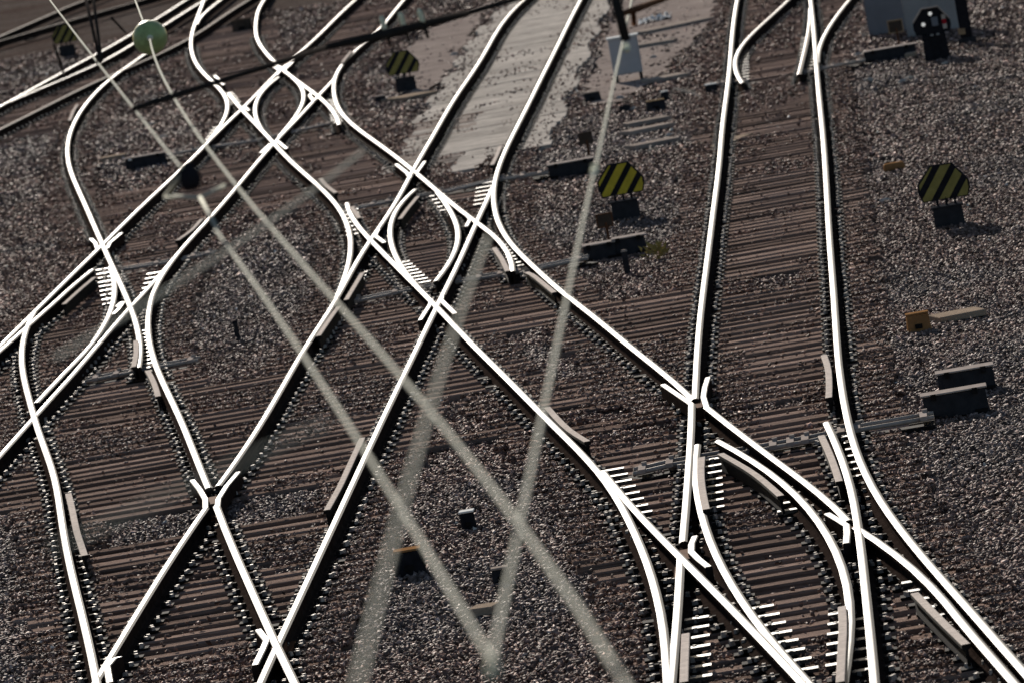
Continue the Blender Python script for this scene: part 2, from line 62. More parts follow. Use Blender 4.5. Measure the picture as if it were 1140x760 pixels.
["track_curve_top","P",[[-12.822,163.136],[-12.949,164.321],[-13.08,165.506],[-13.213,166.691],[-13.347,167.876],[-13.481,169.061],[-13.614,170.246],[-13.746,171.431],[-13.875,172.617],[-14.002,173.802],[-14.126,174.987],[-14.246,176.172],[-14.363,177.357],[-14.476,178.542],[-14.586,179.727],[-14.694,180.912],[-14.798,182.097],[-14.899,183.282],[-14.998,184.467],[-15.094,185.652],[-15.187,186.837],[-15.278,188.022],[-15.366,189.208],[-15.451,190.393],[-15.534,191.578],[-15.615,192.763],[-15.694,193.948],[-15.77,195.133],[-15.845,196.318],[-15.918,197.503],[-15.99,198.688],[-16.061,199.873],[-16.13,201.058],[-16.2,202.243],[-16.268,203.428],[-16.337,204.613],[-16.405,205.799],[-16.473,206.984],[-16.541,208.169],[-16.609,209.354],[-16.677,210.539],[-16.745,211.724],[-16.813,212.909],[-16.881,214.094],[-16.949,215.279],[-17.017,216.464],[-17.085,217.649],[-17.154,218.834],[-17.222,220.019],[-17.29,221.204],[-17.358,222.39],[-17.427,223.575],[-17.495,224.76],[-17.563,225.945],[-17.631,227.13],[-17.699,228.315],[-17.768,229.5]]],
["slip_upper","P",[[-11.701,141.0],[-11.71,142.165],[-11.723,143.33],[-11.741,144.495],[-11.762,145.66],[-11.788,146.825],[-11.818,147.99],[-11.854,149.155],[-11.895,150.32],[-11.941,151.485],[-11.994,152.651],[-12.055,153.816],[-12.123,154.981],[-12.199,156.146],[-12.284,157.311],[-12.377,158.476],[-12.479,159.641],[-12.587,160.806],[-12.702,161.971],[-12.822,163.136]]],
["track_curve_top","P2",[[-16.015,200.0],[-16.084,201.196],[-16.144,202.391],[-16.195,203.587],[-16.237,204.783],[-16.272,205.978],[-16.299,207.174],[-16.321,208.37],[-16.339,209.565],[-16.354,210.761],[-16.365,211.957],[-16.374,213.152],[-16.384,214.348],[-16.394,215.543],[-16.405,216.739],[-16.416,217.935],[-16.427,219.13],[-16.437,220.326],[-16.448,221.522],[-16.459,222.717],[-16.469,223.913],[-16.48,225.109],[-16.491,226.304],[-16.502,227.5]]],
["track_curve_top","R",[[-12.592,174.963],[-12.708,176.142],[-12.822,177.32],[-12.934,178.499],[-13.044,179.678],[-13.152,180.856],[-13.257,182.035],[-13.358,183.213],[-13.456,184.392],[-13.55,185.571],[-13.64,186.749],[-13.727,187.928],[-13.81,189.106],[-13.89,190.285],[-13.968,191.464],[-14.044,192.642],[-14.119,193.821],[-14.192,194.999],[-14.264,196.178],[-14.334,197.357],[-14.403,198.535],[-14.469,199.714],[-14.532,200.892],[-14.592,202.071],[-14.649,203.25],[-14.702,204.428],[-14.751,205.607],[-14.797,206.785],[-14.839,207.964],[-14.884,209.143],[-14.93,210.321],[-14.975,211.5],[-15.021,212.678],[-15.067,213.857],[-15.112,215.035],[-15.158,216.214],[-15.203,217.393],[-15.249,218.571],[-15.294,219.75],[-15.34,220.928],[-15.386,222.107],[-15.431,223.286],[-15.477,224.464],[-15.522,225.643],[-15.568,226.821],[-15.613,228.0]]],
["slip_upper","R",[[-9.243,142.5],[-9.325,143.659],[-9.412,144.819],[-9.505,145.978],[-9.604,147.138],[-9.709,148.297],[-9.819,149.456],[-9.934,150.616],[-10.054,151.775],[-10.178,152.935],[-10.305,154.094],[-10.434,155.253],[-10.566,156.413],[-10.698,157.572],[-10.831,158.732],[-10.965,159.891],[-11.098,161.05],[-11.23,162.21],[-11.361,163.369],[-11.491,164.529],[-11.62,165.688],[-11.747,166.847],[-11.873,168.007],[-11.997,169.166],[-12.119,170.326],[-12.24,171.485],[-12.359,172.644],[-12.476,173.804],[-12.592,174.963]]],
["slip_upper","R2",[[-10.303,142.0],[-10.31,143.167],[-10.319,144.333],[-10.33,145.5],[-10.345,146.667],[-10.363,147.833],[-10.387,149.0],[-10.416,150.167],[-10.454,151.333],[-10.499,152.5],[-10.555,153.667],[-10.619,154.833],[-10.693,156.0],[-10.777,157.167],[-10.87,158.333],[-10.971,159.5],[-11.081,160.667],[-11.199,161.833],[-11.326,163.0]]],
["slip_upper","R3",[[-10.622,143.5],[-10.743,144.667],[-10.859,145.833],[-10.97,147.0],[-11.076,148.167],[-11.175,149.333],[-11.269,150.5],[-11.357,151.667],[-11.438,152.833],[-11.512,154.0],[-11.578,155.167],[-11.636,156.333],[-11.684,157.5],[-11.721,158.667],[-11.747,159.833],[-11.762,161.0],[-11.763,162.167],[-11.751,163.333],[-11.726,164.5]]],
["slip_left","OI",[[-10.17,94.0],[-10.17,95.194],[-10.169,96.389],[-10.169,97.583],[-10.16,98.778],[-10.155,99.972],[-10.163,101.167],[-10.183,102.361],[-10.214,103.556],[-10.257,104.75],[-10.312,105.944],[-10.377,107.139],[-10.452,108.333],[-10.537,109.528],[-10.631,110.722],[-10.734,111.917],[-10.846,113.111],[-10.967,114.306],[-11.096,115.5]]],
["slip_left","MI",[[-11.523,98.5],[-11.513,99.633],[-11.503,100.767],[-11.493,101.9],[-11.483,103.033],[-11.473,104.167],[-11.463,105.3],[-11.453,106.433],[-11.443,107.567],[-11.433,108.7],[-11.423,109.833],[-11.416,110.967],[-11.411,112.1],[-11.398,113.233],[-11.378,114.367],[-11.352,115.5]]],
["track_far","BG1",[[-18.968,166.5],[-18.87,167.686],[-18.772,168.873],[-18.674,170.059],[-18.577,171.246],[-18.479,172.432],[-18.381,173.619],[-18.283,174.805],[-18.185,175.992],[-18.087,177.178],[-17.99,178.364],[-17.892,179.551],[-17.792,180.737],[-17.686,181.924],[-17.591,183.11],[-17.505,184.297],[-17.429,185.483],[-17.366,186.669],[-17.316,187.856],[-17.278,189.042],[-17.249,190.229],[-17.228,191.415],[-17.212,192.602],[-17.199,193.788],[-17.185,194.975],[-17.17,196.161],[-17.153,197.347],[-17.135,198.534],[-17.117,199.72],[-17.1,200.907],[-17.085,202.093],[-17.072,203.28],[-17.061,204.466],[-17.053,205.653],[-17.046,206.839],[-17.039,208.025],[-17.032,209.212],[-17.023,210.398],[-17.011,211.585],[-16.997,212.771],[-16.98,213.958],[-16.964,215.144],[-16.948,216.331],[-16.933,217.517],[-16.918,218.703],[-16.902,219.89],[-16.887,221.076],[-16.872,222.263],[-16.856,223.449],[-16.841,224.636],[-16.826,225.822],[-16.81,227.008],[-16.795,228.195],[-16.78,229.381],[-16.765,230.568],[-16.749,231.754],[-16.734,232.941],[-16.719,234.127],[-16.703,235.314],[-16.688,236.5]]],
["track_far","BG1b",[[-18.455,169.0],[-18.426,170.183],[-18.398,171.367],[-18.369,172.55],[-18.34,173.733],[-18.311,174.917],[-18.282,176.1],[-18.253,177.283],[-18.224,178.467],[-18.195,179.65],[-18.167,180.833],[-18.138,182.017],[-18.109,183.2],[-18.08,184.383],[-18.052,185.567],[-18.024,186.75],[-17.994,187.933],[-17.963,189.117],[-17.929,190.3],[-17.895,191.483],[-17.862,192.667],[-17.831,193.85],[-17.804,195.033],[-17.78,196.217],[-17.759,197.4],[-17.743,198.583],[-17.729,199.767],[-17.716,200.95],[-17.706,202.133],[-17.696,203.317],[-17.686,204.5],[-17.677,205.683],[-17.669,206.867],[-17.661,208.05],[-17.654,209.233],[-17.648,210.417],[-17.643,211.6],[-17.638,212.783],[-17.635,213.967],[-17.633,215.15],[-17.632,216.333],[-17.632,217.517],[-17.631,218.7],[-17.631,219.883],[-17.63,221.067],[-17.629,222.25],[-17.629,223.433],[-17.628,224.617],[-17.627,225.8],[-17.627,226.983],[-17.626,228.167],[-17.625,229.35],[-17.624,230.533],[-17.624,231.717],[-17.623,232.9],[-17.622,234.083],[-17.622,235.267],[-17.621,236.45],[-17.62,237.633],[-17.62,238.817],[-17.619,240.0]]],
["track_curve_left","BG2",[[-17.655,157.0],[-17.595,158.19],[-17.535,159.381],[-17.475,160.571],[-17.414,161.762],[-17.354,162.952],[-17.294,164.143],[-17.234,165.333],[-17.174,166.524],[-17.113,167.714],[-17.053,168.905],[-16.993,170.095],[-16.934,171.286],[-16.877,172.476],[-16.816,173.667],[-16.75,174.857],[-16.678,176.048],[-16.599,177.238],[-16.512,178.429],[-16.416,179.619],[-16.314,180.81],[-16.211,182.0],[-16.11,183.19],[-16.015,184.381],[-15.928,185.571],[-15.851,186.762],[-15.784,187.952],[-15.727,189.143],[-15.679,190.333],[-15.64,191.524],[-15.608,192.714],[-15.583,193.905],[-15.564,195.095],[-15.549,196.286],[-15.537,197.476],[-15.528,198.667],[-15.52,199.857],[-15.512,201.048],[-15.503,202.238],[-15.494,203.429],[-15.482,204.619],[-15.468,205.81],[-15.452,207.0],[-15.432,208.19],[-15.41,209.381],[-15.388,210.571],[-15.367,211.762],[-15.346,212.952],[-15.325,214.143],[-15.304,215.333],[-15.283,216.524],[-15.263,217.714],[-15.242,218.905],[-15.221,220.095],[-15.2,221.286],[-15.179,222.476],[-15.158,223.667],[-15.137,224.857],[-15.117,226.048],[-15.096,227.238],[-15.075,228.429],[-15.054,229.619],[-15.033,230.81],[-15.012,232.0]]],
["track_corner","BG3",[[-25.273,198.5],[-25.004,199.684],[-24.735,200.868],[-24.467,202.053],[-24.198,203.237],[-23.929,204.421],[-23.66,205.605],[-23.392,206.789],[-23.123,207.974],[-22.854,209.158],[-22.585,210.342],[-22.317,211.526],[-22.048,212.711],[-21.779,213.895],[-21.51,215.079],[-21.242,216.263],[-20.981,217.447],[-20.714,218.632],[-20.437,219.816],[-20.154,221.0],[-19.865,222.184],[-19.572,223.368],[-19.283,224.553],[-18.994,225.737],[-18.704,226.921],[-18.415,228.105],[-18.126,229.289],[-17.837,230.474],[-17.548,231.658],[-17.259,232.842],[-16.97,234.026],[-16.681,235.211],[-16.392,236.395],[-16.103,237.579],[-15.814,238.763],[-15.524,239.947],[-15.235,241.132],[-14.946,242.316],[-14.657,243.5]]],
["track_corner","BG3b",[[-22.776,208.5],[-22.725,209.676],[-22.674,210.851],[-22.624,212.027],[-22.573,213.203],[-22.522,214.378],[-22.471,215.554],[-22.42,216.73],[-22.369,217.905],[-22.318,219.081],[-22.267,220.257],[-22.216,221.432],[-22.166,222.608],[-22.115,223.784],[-22.064,224.959],[-22.013,226.135],[-21.979,227.311],[-21.935,228.486],[-21.868,229.662],[-21.78,230.838],[-21.671,232.014],[-21.583,233.189],[-21.495,234.365],[-21.407,235.541],[-21.319,236.716],[-21.231,237.892],[-21.143,239.068],[-21.054,240.243],[-20.966,241.419],[-20.878,242.595],[-20.79,243.77],[-20.702,244.946],[-20.614,246.122],[-20.526,247.297],[-20.438,248.473],[-20.35,249.649],[-20.262,250.824],[-20.174,252.0]]]]
CHECK_LINES = [["track_right",[[-0.869,82.554],[-0.833,81.372],[-0.831,79.462],[-0.845,78.024]]],
["track_diagonal",[[-3.734,82.06],[-3.642,81.127],[-3.436,79.256],[-3.214,77.792]]],
["track_lower",[[-5.66,82.177],[-5.652,80.297],[-5.636,77.526],[-5.65,75.512]]],
["track_low_left",[[-8.952,95.465],[-8.839,94.583],[-8.613,92.533],[-8.517,91.542]]],
["track_low_left",[[-8.673,81.627],[-8.532,80.382],[-8.226,77.547],[-7.937,75.143]]],
["track_link",[[-8.686,127.167],[-8.485,125.168],[-8.205,122.952]]],
["track_lower",[[-6.906,100.186],[-6.922,98.741],[-6.93,96.167]]],
["track_diagonal",[[-4.537,100.532],[-4.455,100.088],[-4.267,98.357],[-4.071,96.567]]],
["track_slab",[[-5.818,127.574],[-5.799,125.412],[-5.794,123.154]]],
["track_upper",[[-10.489,169.745],[-10.483,168.212],[-10.439,165.164]]],
["track_left",[[-10.242,122.274],[-10.228,119.925],[-10.318,118.226]]],
["track_curve_left",[[-16.131,167.15],[-16.019,165.026],[-15.729,160.738]]],
["slip_right",[[-1.881,74.513],[-1.616,72.751],[-1.469,71.535],[-1.315,70.051]]],
["slip_right",[[-2.058,74.48],[-2.06,73.461],[-2.032,71.821],[-1.974,69.993]]],
["slip_right",[[-0.84,61.554],[-0.836,60.61],[-0.865,58.646],[-0.885,57.23]]],
["slip_right",[[-0.936,74.579],[-0.877,73.116],[-0.822,71.484],[-0.797,70.404]]],
["slip_right",[[-2.055,61.533],[-2.047,60.343],[-2.034,58.688]]],
["slip_right",[[-0.274,61.621],[-0.137,60.044],[0.044,58.119]]],
["slip_centre",[[-6.75,118.767],[-6.795,116.361],[-6.812,114.498]]],
["slip_centre",[[-7.486,116.198],[-7.661,118.001],[-7.751,118.924]]],
["slip_centre",[[-5.132,105.669],[-4.943,103.355],[-4.8,101.217]]],
["slip_centre",[[-6.871,105.247],[-6.865,103.121],[-6.859,101.079]]],
["slip_left",[[-11.138,113.341],[-11.173,111.298],[-11.188,109.003]]],
["slip_left",[[-9.492,100.396],[-9.322,98.366],[-9.193,96.361]]]]
WING_LINES = [["slip_centre",[[-7.518,127.964],[-7.22,125.3],[-7.106,123.927]]],
["slip_centre",[[-7.035,127.403],[-7.043,125.47],[-7.046,124.775]]],
["slip_centre",[[-6.844,110.61],[-7.063,112.324],[-7.077,113.468]]],
["slip_centre",[[-5.723,111.022],[-5.717,112.409],[-5.816,113.477]]],
["slip_centre",[[-5.698,96.204],[-5.668,98.403],[-5.687,99.087]]],
["slip_centre",[[-5.272,96.299],[-5.549,98.746],[-5.57,99.637]]],
["track_lower",[[-7.351,81.065],[-7.198,79.99],[-7.059,78.877],[-6.993,77.976]]],
["track_low_left",[[-6.881,81.089],[-6.917,79.883],[-6.916,78.656],[-6.861,77.776]]],
["track_low_left",[[-5.742,66.884],[-5.619,66.043],[-5.611,65.396],[-5.61,64.435]]],
["track_low_left",[[-6.895,66.628],[-6.949,66.563],[-6.965,66.125],[-6.844,64.96]]],
["slip_right",[[-2.548,82.667],[-2.381,81.333],[-2.239,80.204],[-2.218,79.986]]],
["slip_right",[[-2.079,82.599],[-2.102,81.552],[-2.106,80.62],[-2.063,79.482]]],
["slip_right",[[-2.06,68.288],[-2.082,67.756],[-2.078,67.188],[-2.007,66.545],[-1.918,65.869]]],
["slip_right",[[-0.918,68.307],[-0.829,67.697],[-0.761,67.192],[-0.762,66.6],[-0.775,65.881]]],
["slip_upper",[[-13.438,170.025],[-12.912,165.259]]],
["slip_upper",[[-11.773,170.215],[-11.765,167.155],[-11.644,165.651]]],
["slip_upper",[[-12.139,169.613],[-11.844,166.901],[-11.825,165.548]]],
["slip_upper",[[-10.356,137.869],[-10.338,140.155]]],
["slip_upper",[[-9.902,137.86],[-10.231,140.59]]],
["slip_upper",[[-11.573,153.058],[-11.805,154.958]]],
["slip_upper",[[-10.284,152.377],[-10.498,154.688],[-10.506,156.16]]],
["slip_left",[[-11.986,122.518],[-11.816,121.361],[-11.647,119.793]]],
["slip_left",[[-11.523,122.651],[-11.546,120.771],[-11.49,119.623]]],
["slip_left",[[-10.27,107.807],[-10.246,106.781],[-10.25,105.965]]],
["slip_left",[[-10.292,107.851],[-10.303,107.171]]]]
SLIDE_ZONES = [["slip_centre",[114.413,-7.576,-7.42,121.381,-8.05,-7.83]],
["slip_centre",[102.512,-6.989,-6.873,107.563,-7.131,-6.961]],
["slip_centre",[116.267,-5.831,-5.647,121.56,-5.979,-5.773]],
["slip_centre",[102.668,-4.773,-4.61,108.564,-5.19,-5.068]],
["slip_centre",[103.476,-6.114,-5.903,108.426,-6.55,-6.464]],
["slip_centre",[116.697,-6.323,-6.178,121.707,-6.757,-6.55]],
["slip_centre",[102.873,-5.818,-5.585,105.471,-5.846,-5.727]],
["slip_right",[71.965,-2.673,-2.526,76.527,-3.052,-2.896]],
["slip_right",[71.279,-2.03,-1.868,75.957,-2.092,-1.937]],
["slip_right",[71.518,-0.671,-0.59,76.395,-0.747,-0.678]],
["slip_right",[59.868,-2.069,-1.879,63.676,-2.094,-1.942]],
["slip_right",[59.084,-1.214,-1.053,63.651,-1.566,-1.422]],
["slip_right",[58.56,-0.803,-0.69,62.336,-0.769,-0.685]],
["slip_right",[69.733,-1.335,-1.161,71.473,-1.4,-1.238]],
["slip_right",[59.398,-0.984,-0.904,62.575,-0.945,-0.852]],
["slip_right",[60.956,-0.16,-0.05,63.878,-0.372,-0.263]],
["slip_left",[97.534,-9.234,-9.079,103.882,-9.733,-9.615]],
["slip_left",[109.588,-10.702,-10.603,117.175,-11.453,-11.267]],
["slip_left",[109.29,-10.192,-10.055,114.863,-10.497,-10.262]],
["slip_upper",[146.9,-12.002,-11.803,151.953,-12.16,-11.954]],
["slip_upper",[145.482,-9.557,-9.392,153.982,-10.104,-9.93]],
["slip_upper",[158.535,-12.339,-12.124,164.231,-12.882,-12.696]],
["turnout_top",[136.3,-2.15,-1.904,147.003,-2.18,-1.965]],
["turnout_top",[136.389,-1.027,-0.735,147.048,-0.954,-0.705]]]
ROD_LINES = [["rod_mid_upper",[[-7.993,120.787],[-7.218,121.194],[-6.421,121.185],[-5.798,121.785],[-4.895,121.521]]],
["rod_mid_lower",[[-6.985,102.601],[-6.235,102.994],[-5.417,102.982],[-4.62,102.871],[-3.848,103.239]]],
["rod_left_low",[[-9.921,97.472],[-9.206,97.693],[-8.52,97.735]]],
["rod_right",[[-2.745,75.661],[-2.345,75.903],[-1.51,75.853],[-1.038,75.901],[-0.537,76.154],[0.126,76.138]]],
["rod_left",[[-11.335,116.37],[-10.343,116.215],[-9.652,116.535]]],
["rod_upper_left",[[-12.574,144.751],[-11.738,144.793],[-10.884,144.294],[-10.205,145.241],[-9.542,145.754]]],
["rod_top_right",[[-1.048,135.736],[-0.601,136.252],[0.093,136.566]]],
["rod_top_left_edge",[[-2.637,137.019],[-2.281,137.021],[-1.922,136.231]]]]
WIRE_LINES = {"w1":[[-0.965,16.688,5.55],[-0.972,17.346,5.55],[-0.978,18.004,5.55],[-0.984,18.662,5.55],[-0.991,19.32,5.55],[-0.997,19.978,5.55],[-1.003,20.636,5.55],[-1.009,21.294,5.55],[-1.015,21.953,5.55],[-1.021,22.611,5.55],[-1.027,23.269,5.55],[-1.033,23.927,5.55],[-1.039,24.585,5.55],[-1.045,25.243,5.55],[-1.051,25.901,5.55],[-1.057,26.559,5.55],[-1.063,27.218,5.55],[-1.068,27.876,5.55],[-1.074,28.534,5.55],[-1.08,29.192,5.55],[-1.085,29.85,5.55],[-1.091,30.508,5.55],[-1.096,31.166,5.55],[-1.102,31.824,5.55],0.0065],"w1b":[[-1.099,31.824,5.55],[-1.105,32.525,5.55],[-1.111,33.226,5.55],[-1.117,33.927,5.55],[-1.123,34.627,5.55],[-1.129,35.328,5.55],[-1.135,36.029,5.55],[-1.141,36.729,5.55],[-1.147,37.43,5.55],[-1.153,38.131,5.55],[-1.159,38.831,5.55],[-1.164,39.532,5.55],[-1.17,40.233,5.55],[-1.176,40.933,5.55],[-1.182,41.634,5.55],[-1.188,42.335,5.55],[-1.194,43.036,5.55],[-1.2,43.736,5.55],[-1.206,44.437,5.55],[-1.212,45.138,5.55],[-1.218,45.838,5.55],[-1.224,46.539,5.55],[-1.229,47.24,5.55],[-1.235,47.94,5.55],0.0065],"w2":[[-4.427,51.373,5.6],[-4.29,49.808,5.6],[-4.147,48.244,5.6],[-4.0,46.68,5.6],[-3.847,45.115,5.6],[-3.691,43.551,5.6],[-3.532,41.987,5.6],[-3.37,40.422,5.6],[-3.205,38.858,5.6],[-3.037,37.294,5.6],[-2.867,35.729,5.6],[-2.695,34.165,5.6],[-2.521,32.601,5.6],[-2.344,31.036,5.6],[-2.166,29.472,5.6],[-1.987,27.908,5.6],[-1.807,26.343,5.6],[-1.627,24.779,5.6],[-1.449,23.214,5.6],[-1.273,21.65,5.6],[-1.102,20.086,5.6],[-0.937,18.521,5.6],[-0.78,16.957,5.6],[-0.634,15.393,5.6],0.0065],"w2b":[[-4.427,51.373,5.6],[-4.463,51.768,5.6],[-4.5,52.162,5.6],[-4.537,52.557,5.6],[-4.574,52.952,5.6],[-4.611,53.347,5.6],[-4.648,53.742,5.6],[-4.685,54.136,5.6],[-4.722,54.531,5.6],[-4.759,54.926,5.6],[-4.796,55.321,5.6],[-4.833,55.716,5.6],[-4.87,56.11,5.6],[-4.906,56.505,5.6],[-4.943,56.9,5.6],[-4.98,57.295,5.6],[-5.017,57.69,5.6],[-5.054,58.085,5.6],[-5.091,58.479,5.6],[-5.128,58.874,5.6],[-5.165,59.269,5.6],[-5.202,59.664,5.6],[-5.239,60.059,5.6],[-5.276,60.453,5.6],0.007],"w3":[[-2.715,32.979,5.5],[-2.636,32.289,5.5],[-2.558,31.598,5.5],[-2.48,30.907,5.5],[-2.402,30.217,5.5],[-2.324,29.526,5.5],[-2.247,28.835,5.5],[-2.17,28.145,5.5],[-2.094,27.454,5.5],[-2.017,26.764,5.5],[-1.941,26.073,5.5],[-1.866,25.382,5.5],[-1.791,24.692,5.5],[-1.716,24.001,5.5],[-1.641,23.31,5.5],[-1.567,22.62,5.5],[-1.493,21.929,5.5],[-1.42,21.238,5.5],[-1.346,20.548,5.5],[-1.273,19.857,5.5],[-1.201,19.166,5.5],[-1.129,18.476,5.5],[-1.057,17.785,5.5],[-0.985,17.095,5.5],0.0065],"w4":[[-1.011,20.681,6.15],[-1.008,20.29,6.15],[-1.005,19.899,6.15],[-1.002,19.508,6.15],[-0.999,19.117,6.15],[-0.995,18.726,6.15],[-0.991,18.335,6.15],[-0.987,17.944,6.15],[-0.982,17.553,6.15],[-0.978,17.162,6.15],[-0.973,16.771,6.15],[-0.967,16.38,6.15],[-0.962,15.989,6.15],[-0.956,15.598,6.15],[-0.949,15.207,6.15],[-0.943,14.816,6.15],[-0.936,14.425,6.15],[-0.929,14.034,6.15],[-0.922,13.643,6.15],[-0.914,13.252,6.15],[-0.907,12.861,6.15],[-0.898,12.469,6.15],[-0.89,12.078,6.15],[-0.881,11.687,6.15],0.0045],"w5":[[-1.586,25.394,6.15],[-1.596,25.119,6.15],[-1.607,24.843,6.15],[-1.619,24.567,6.15],[-1.631,24.292,6.15],[-1.644,24.016,6.15],[-1.657,23.74,6.15],[-1.672,23.465,6.15],[-1.687,23.189,6.15],[-1.703,22.914,6.15],[-1.719,22.638,6.15],[-1.737,22.362,6.15],[-1.755,22.087,6.15],[-1.773,21.811,6.15],[-1.793,21.535,6.15],[-1.813,21.26,6.15],[-1.834,20.984,6.15],[-1.856,20.708,6.15],[-1.878,20.433,6.15],[-1.901,20.157,6.15],[-1.925,19.881,6.15],[-1.949,19.606,6.15],[-1.975,19.33,6.15],[-2.001,19.055,6.15],0.005],"w6":[[-5.802,59.45,5.7],[-5.676,58.342,5.7],[-5.55,57.234,5.7],[-5.424,56.126,5.7],[-5.297,55.018,5.7],[-5.171,53.909,5.7],[-5.045,52.801,5.7],[-4.918,51.693,5.7],[-4.792,50.585,5.7],[-4.665,49.477,5.7],[-4.538,48.369,5.7],[-4.412,47.261,5.7],[-4.285,46.153,5.7],[-4.158,45.045,5.7],[-4.03,43.937,5.7],[-3.903,42.829,5.7],[-3.776,41.721,5.7],[-3.648,40.613,5.7],[-3.521,39.505,5.7],[-3.393,38.396,5.7],[-3.265,37.288,5.7],[-3.138,36.18,5.7],[-3.01,35.072,5.7],[-2.882,33.964,5.7],0.0055],"w7":[[-1.267,11.57,6.45],[-1.252,11.625,6.45],[-1.238,11.681,6.45],[-1.223,11.736,6.45],[-1.208,11.791,6.45],[-1.194,11.847,6.45],[-1.179,11.902,6.45],[-1.165,11.957,6.45],[-1.15,12.012,6.45],[-1.136,12.068,6.45],[-1.121,12.123,6.45],[-1.107,12.178,6.45],[-1.092,12.234,6.45],[-1.077,12.289,6.45],[-1.063,12.344,6.45],[-1.048,12.399,6.45],[-1.034,12.455,6.45],[-1.019,12.51,6.45],[-1.005,12.565,6.45],[-0.99,12.62,6.45],[-0.976,12.676,6.45],[-0.961,12.731,6.45],[-0.946,12.786,6.45],[-0.932,12.842,6.45],0.003]}
FROGS = [["track_lower",[-7.014,79.012],0.13],
["slip_right",[-2.167,80.307],0.13],
["slip_right",[-2.139,67.413],0.13],
["slip_right",[-0.724,67.572],0.12],
["track_low_left",[-5.558,66.054],0.14]]
PLACES = {"sign_mid":[-3.498,110.389,0.638,0.564],"sign_right":[0.76,99.556,0.575,0.509],"sign_back":[-8.633,154.58,0.635,0.515],"sign_corner":[-19.3,199.923,0.666,0.533],"dwarf":[1.291,134.837,0.644,0.509],"cabinet":[-4.108,144.532,0.53,0.803],"cab_a":[0.613,145.361,0.711,0.969],"cab_b":[1.388,143.126,0.891,1.113],"dark_post":[1.823,138.173,0.215,1.075],"machine_upper":[-4.548,121.415,0.702,0.175],"machine_lower_a":[-3.711,103.784,0.392,0.173],"machine_lower_b":[-3.324,103.83,0.392,0.173],"machine_right_low":[0.349,76.72,0.529,0.188],"machine_right_up":[0.5,78.76,0.49,0.193],"machine_top":[0.534,137.172,0.884,0.183],"machine_left":[-12.856,143.777,0.671,0.192],"plac_up":[-4.378,125.194,0.195,0.362],"plac_low":[-3.671,106.817,0.202,0.356],"plac_top":[0.73,141.083,0.251,0.423],"box_white":[-4.278,74.079,0.14,0.156],"box_orange":[-4.684,71.031,0.253,0.221],"box_orange_right":[0.145,86.044,0.258,0.191],"slab_orange":[0.223,110.819,0.308,0.135],"box_a":[-4.671,140.026,0.296,0.156],"box_tan":[-3.457,134.148,0.328,0.164],"box_dark":[-4.012,135.44,0.181,0.09],"box_bright":[-2.529,135.485,0.211,0.196],"box_cap":[-3.34,136.528,0.137,0.152],"box_half":[-3.811,69.406,0.154,0.108],"stub_centre":[-3.299,100.671,0.078,0.291],"stub_left":[-8.274,100.936,0.067,0.224],"stub_rod":[-13.065,143.134,0.064,0.207],"ins_a":[-10.407,181.066,0.0,0.0],"plug_up":[-8.993,151.634,0.202,0.135],"block_ul":[-14.611,195.633,0.478,0.304],"weed":[-2.936,102.284,0.0,0.0]}
PLANKS = {"lid_a1":[[-3.919,130.942],[-3.211,131.106],0.5],"lid_a2":[[-3.877,128.804],[-3.169,129.157],0.5],"lid_b":[[-3.732,124.979],[-3.015,125.236],0.55],"lid_c":[[-3.746,142.686],[-3.088,142.939],0.75],"lid_long":[[-4.279,160.475],[-2.841,161.6],0.8],"lid_d":[[-4.258,155.46],[-3.414,155.343],0.5],"plank_right":[[0.32,86.792],[0.832,86.905],0.55],"plank_tan":[[-8.728,151.236],[-8.097,151.687],0.9],"plank_low":[[-3.983,67.262],[-3.767,67.212],0.3],"plank_pair_a":[[0.967,136.947],[0.783,136.969],0.3],"board_far":[[-14.068,148.276],[-13.599,148.319],0.5],"rail_scrap":[[-2.348,121.425],[-1.902,122.957],0.25]}
PATCHES = {"sandy_ground":[[[-15.928,199.109],[-15.647,202.492],[-14.285,195.397],[-13.438,183.185],[-13.814,181.406],[-14.53,181.07],[-15.144,187.765]],[[-14.385,200.013],[-13.918,198.007],[-13.18,187.343],[-13.199,184.315],[-13.762,190.41]]],"dirt_path":[[[-4.852,180.517],[-4.905,160.698],[-4.912,144.681],[-4.652,139.206],[-4.174,138.88],[-3.72,141.763],[-3.08,153.222],[-2.278,171.188]],[[-9.458,171.764],[-9.257,179.595],[-8.328,187.391],[-8.171,192.546],[-8.04,162.303],[-8.099,151.623],[-8.346,151.762],[-8.872,158.539]],[[-10.256,145.839],[-8.693,138.158],[-8.014,130.925],[-8.21,126.323],[-9.56,136.938]]]}
DEBRIS = [[-4.308,166.21],[-4.122,166.311],[-3.857,166.142],[-3.626,165.722],[-3.92,164.177],[-4.195,164.029],[-3.717,164.209]]
PALE = [[-2.406,130.297],[0.128,145.458],[-0.006,139.985],[0.745,130.753],[0.618,130.128],[-3.78,150.845],[-0.072,150.884],[-13.274,152.809],[-8.164,165.443],[1.379,132.968],[0.112,132.12],[-3.871,135.549],[0.031,105.273],[-10.479,183.859],[-13.939,158.356],[-4.18,139.433],[-2.753,124.551],[-3.134,126.624]]
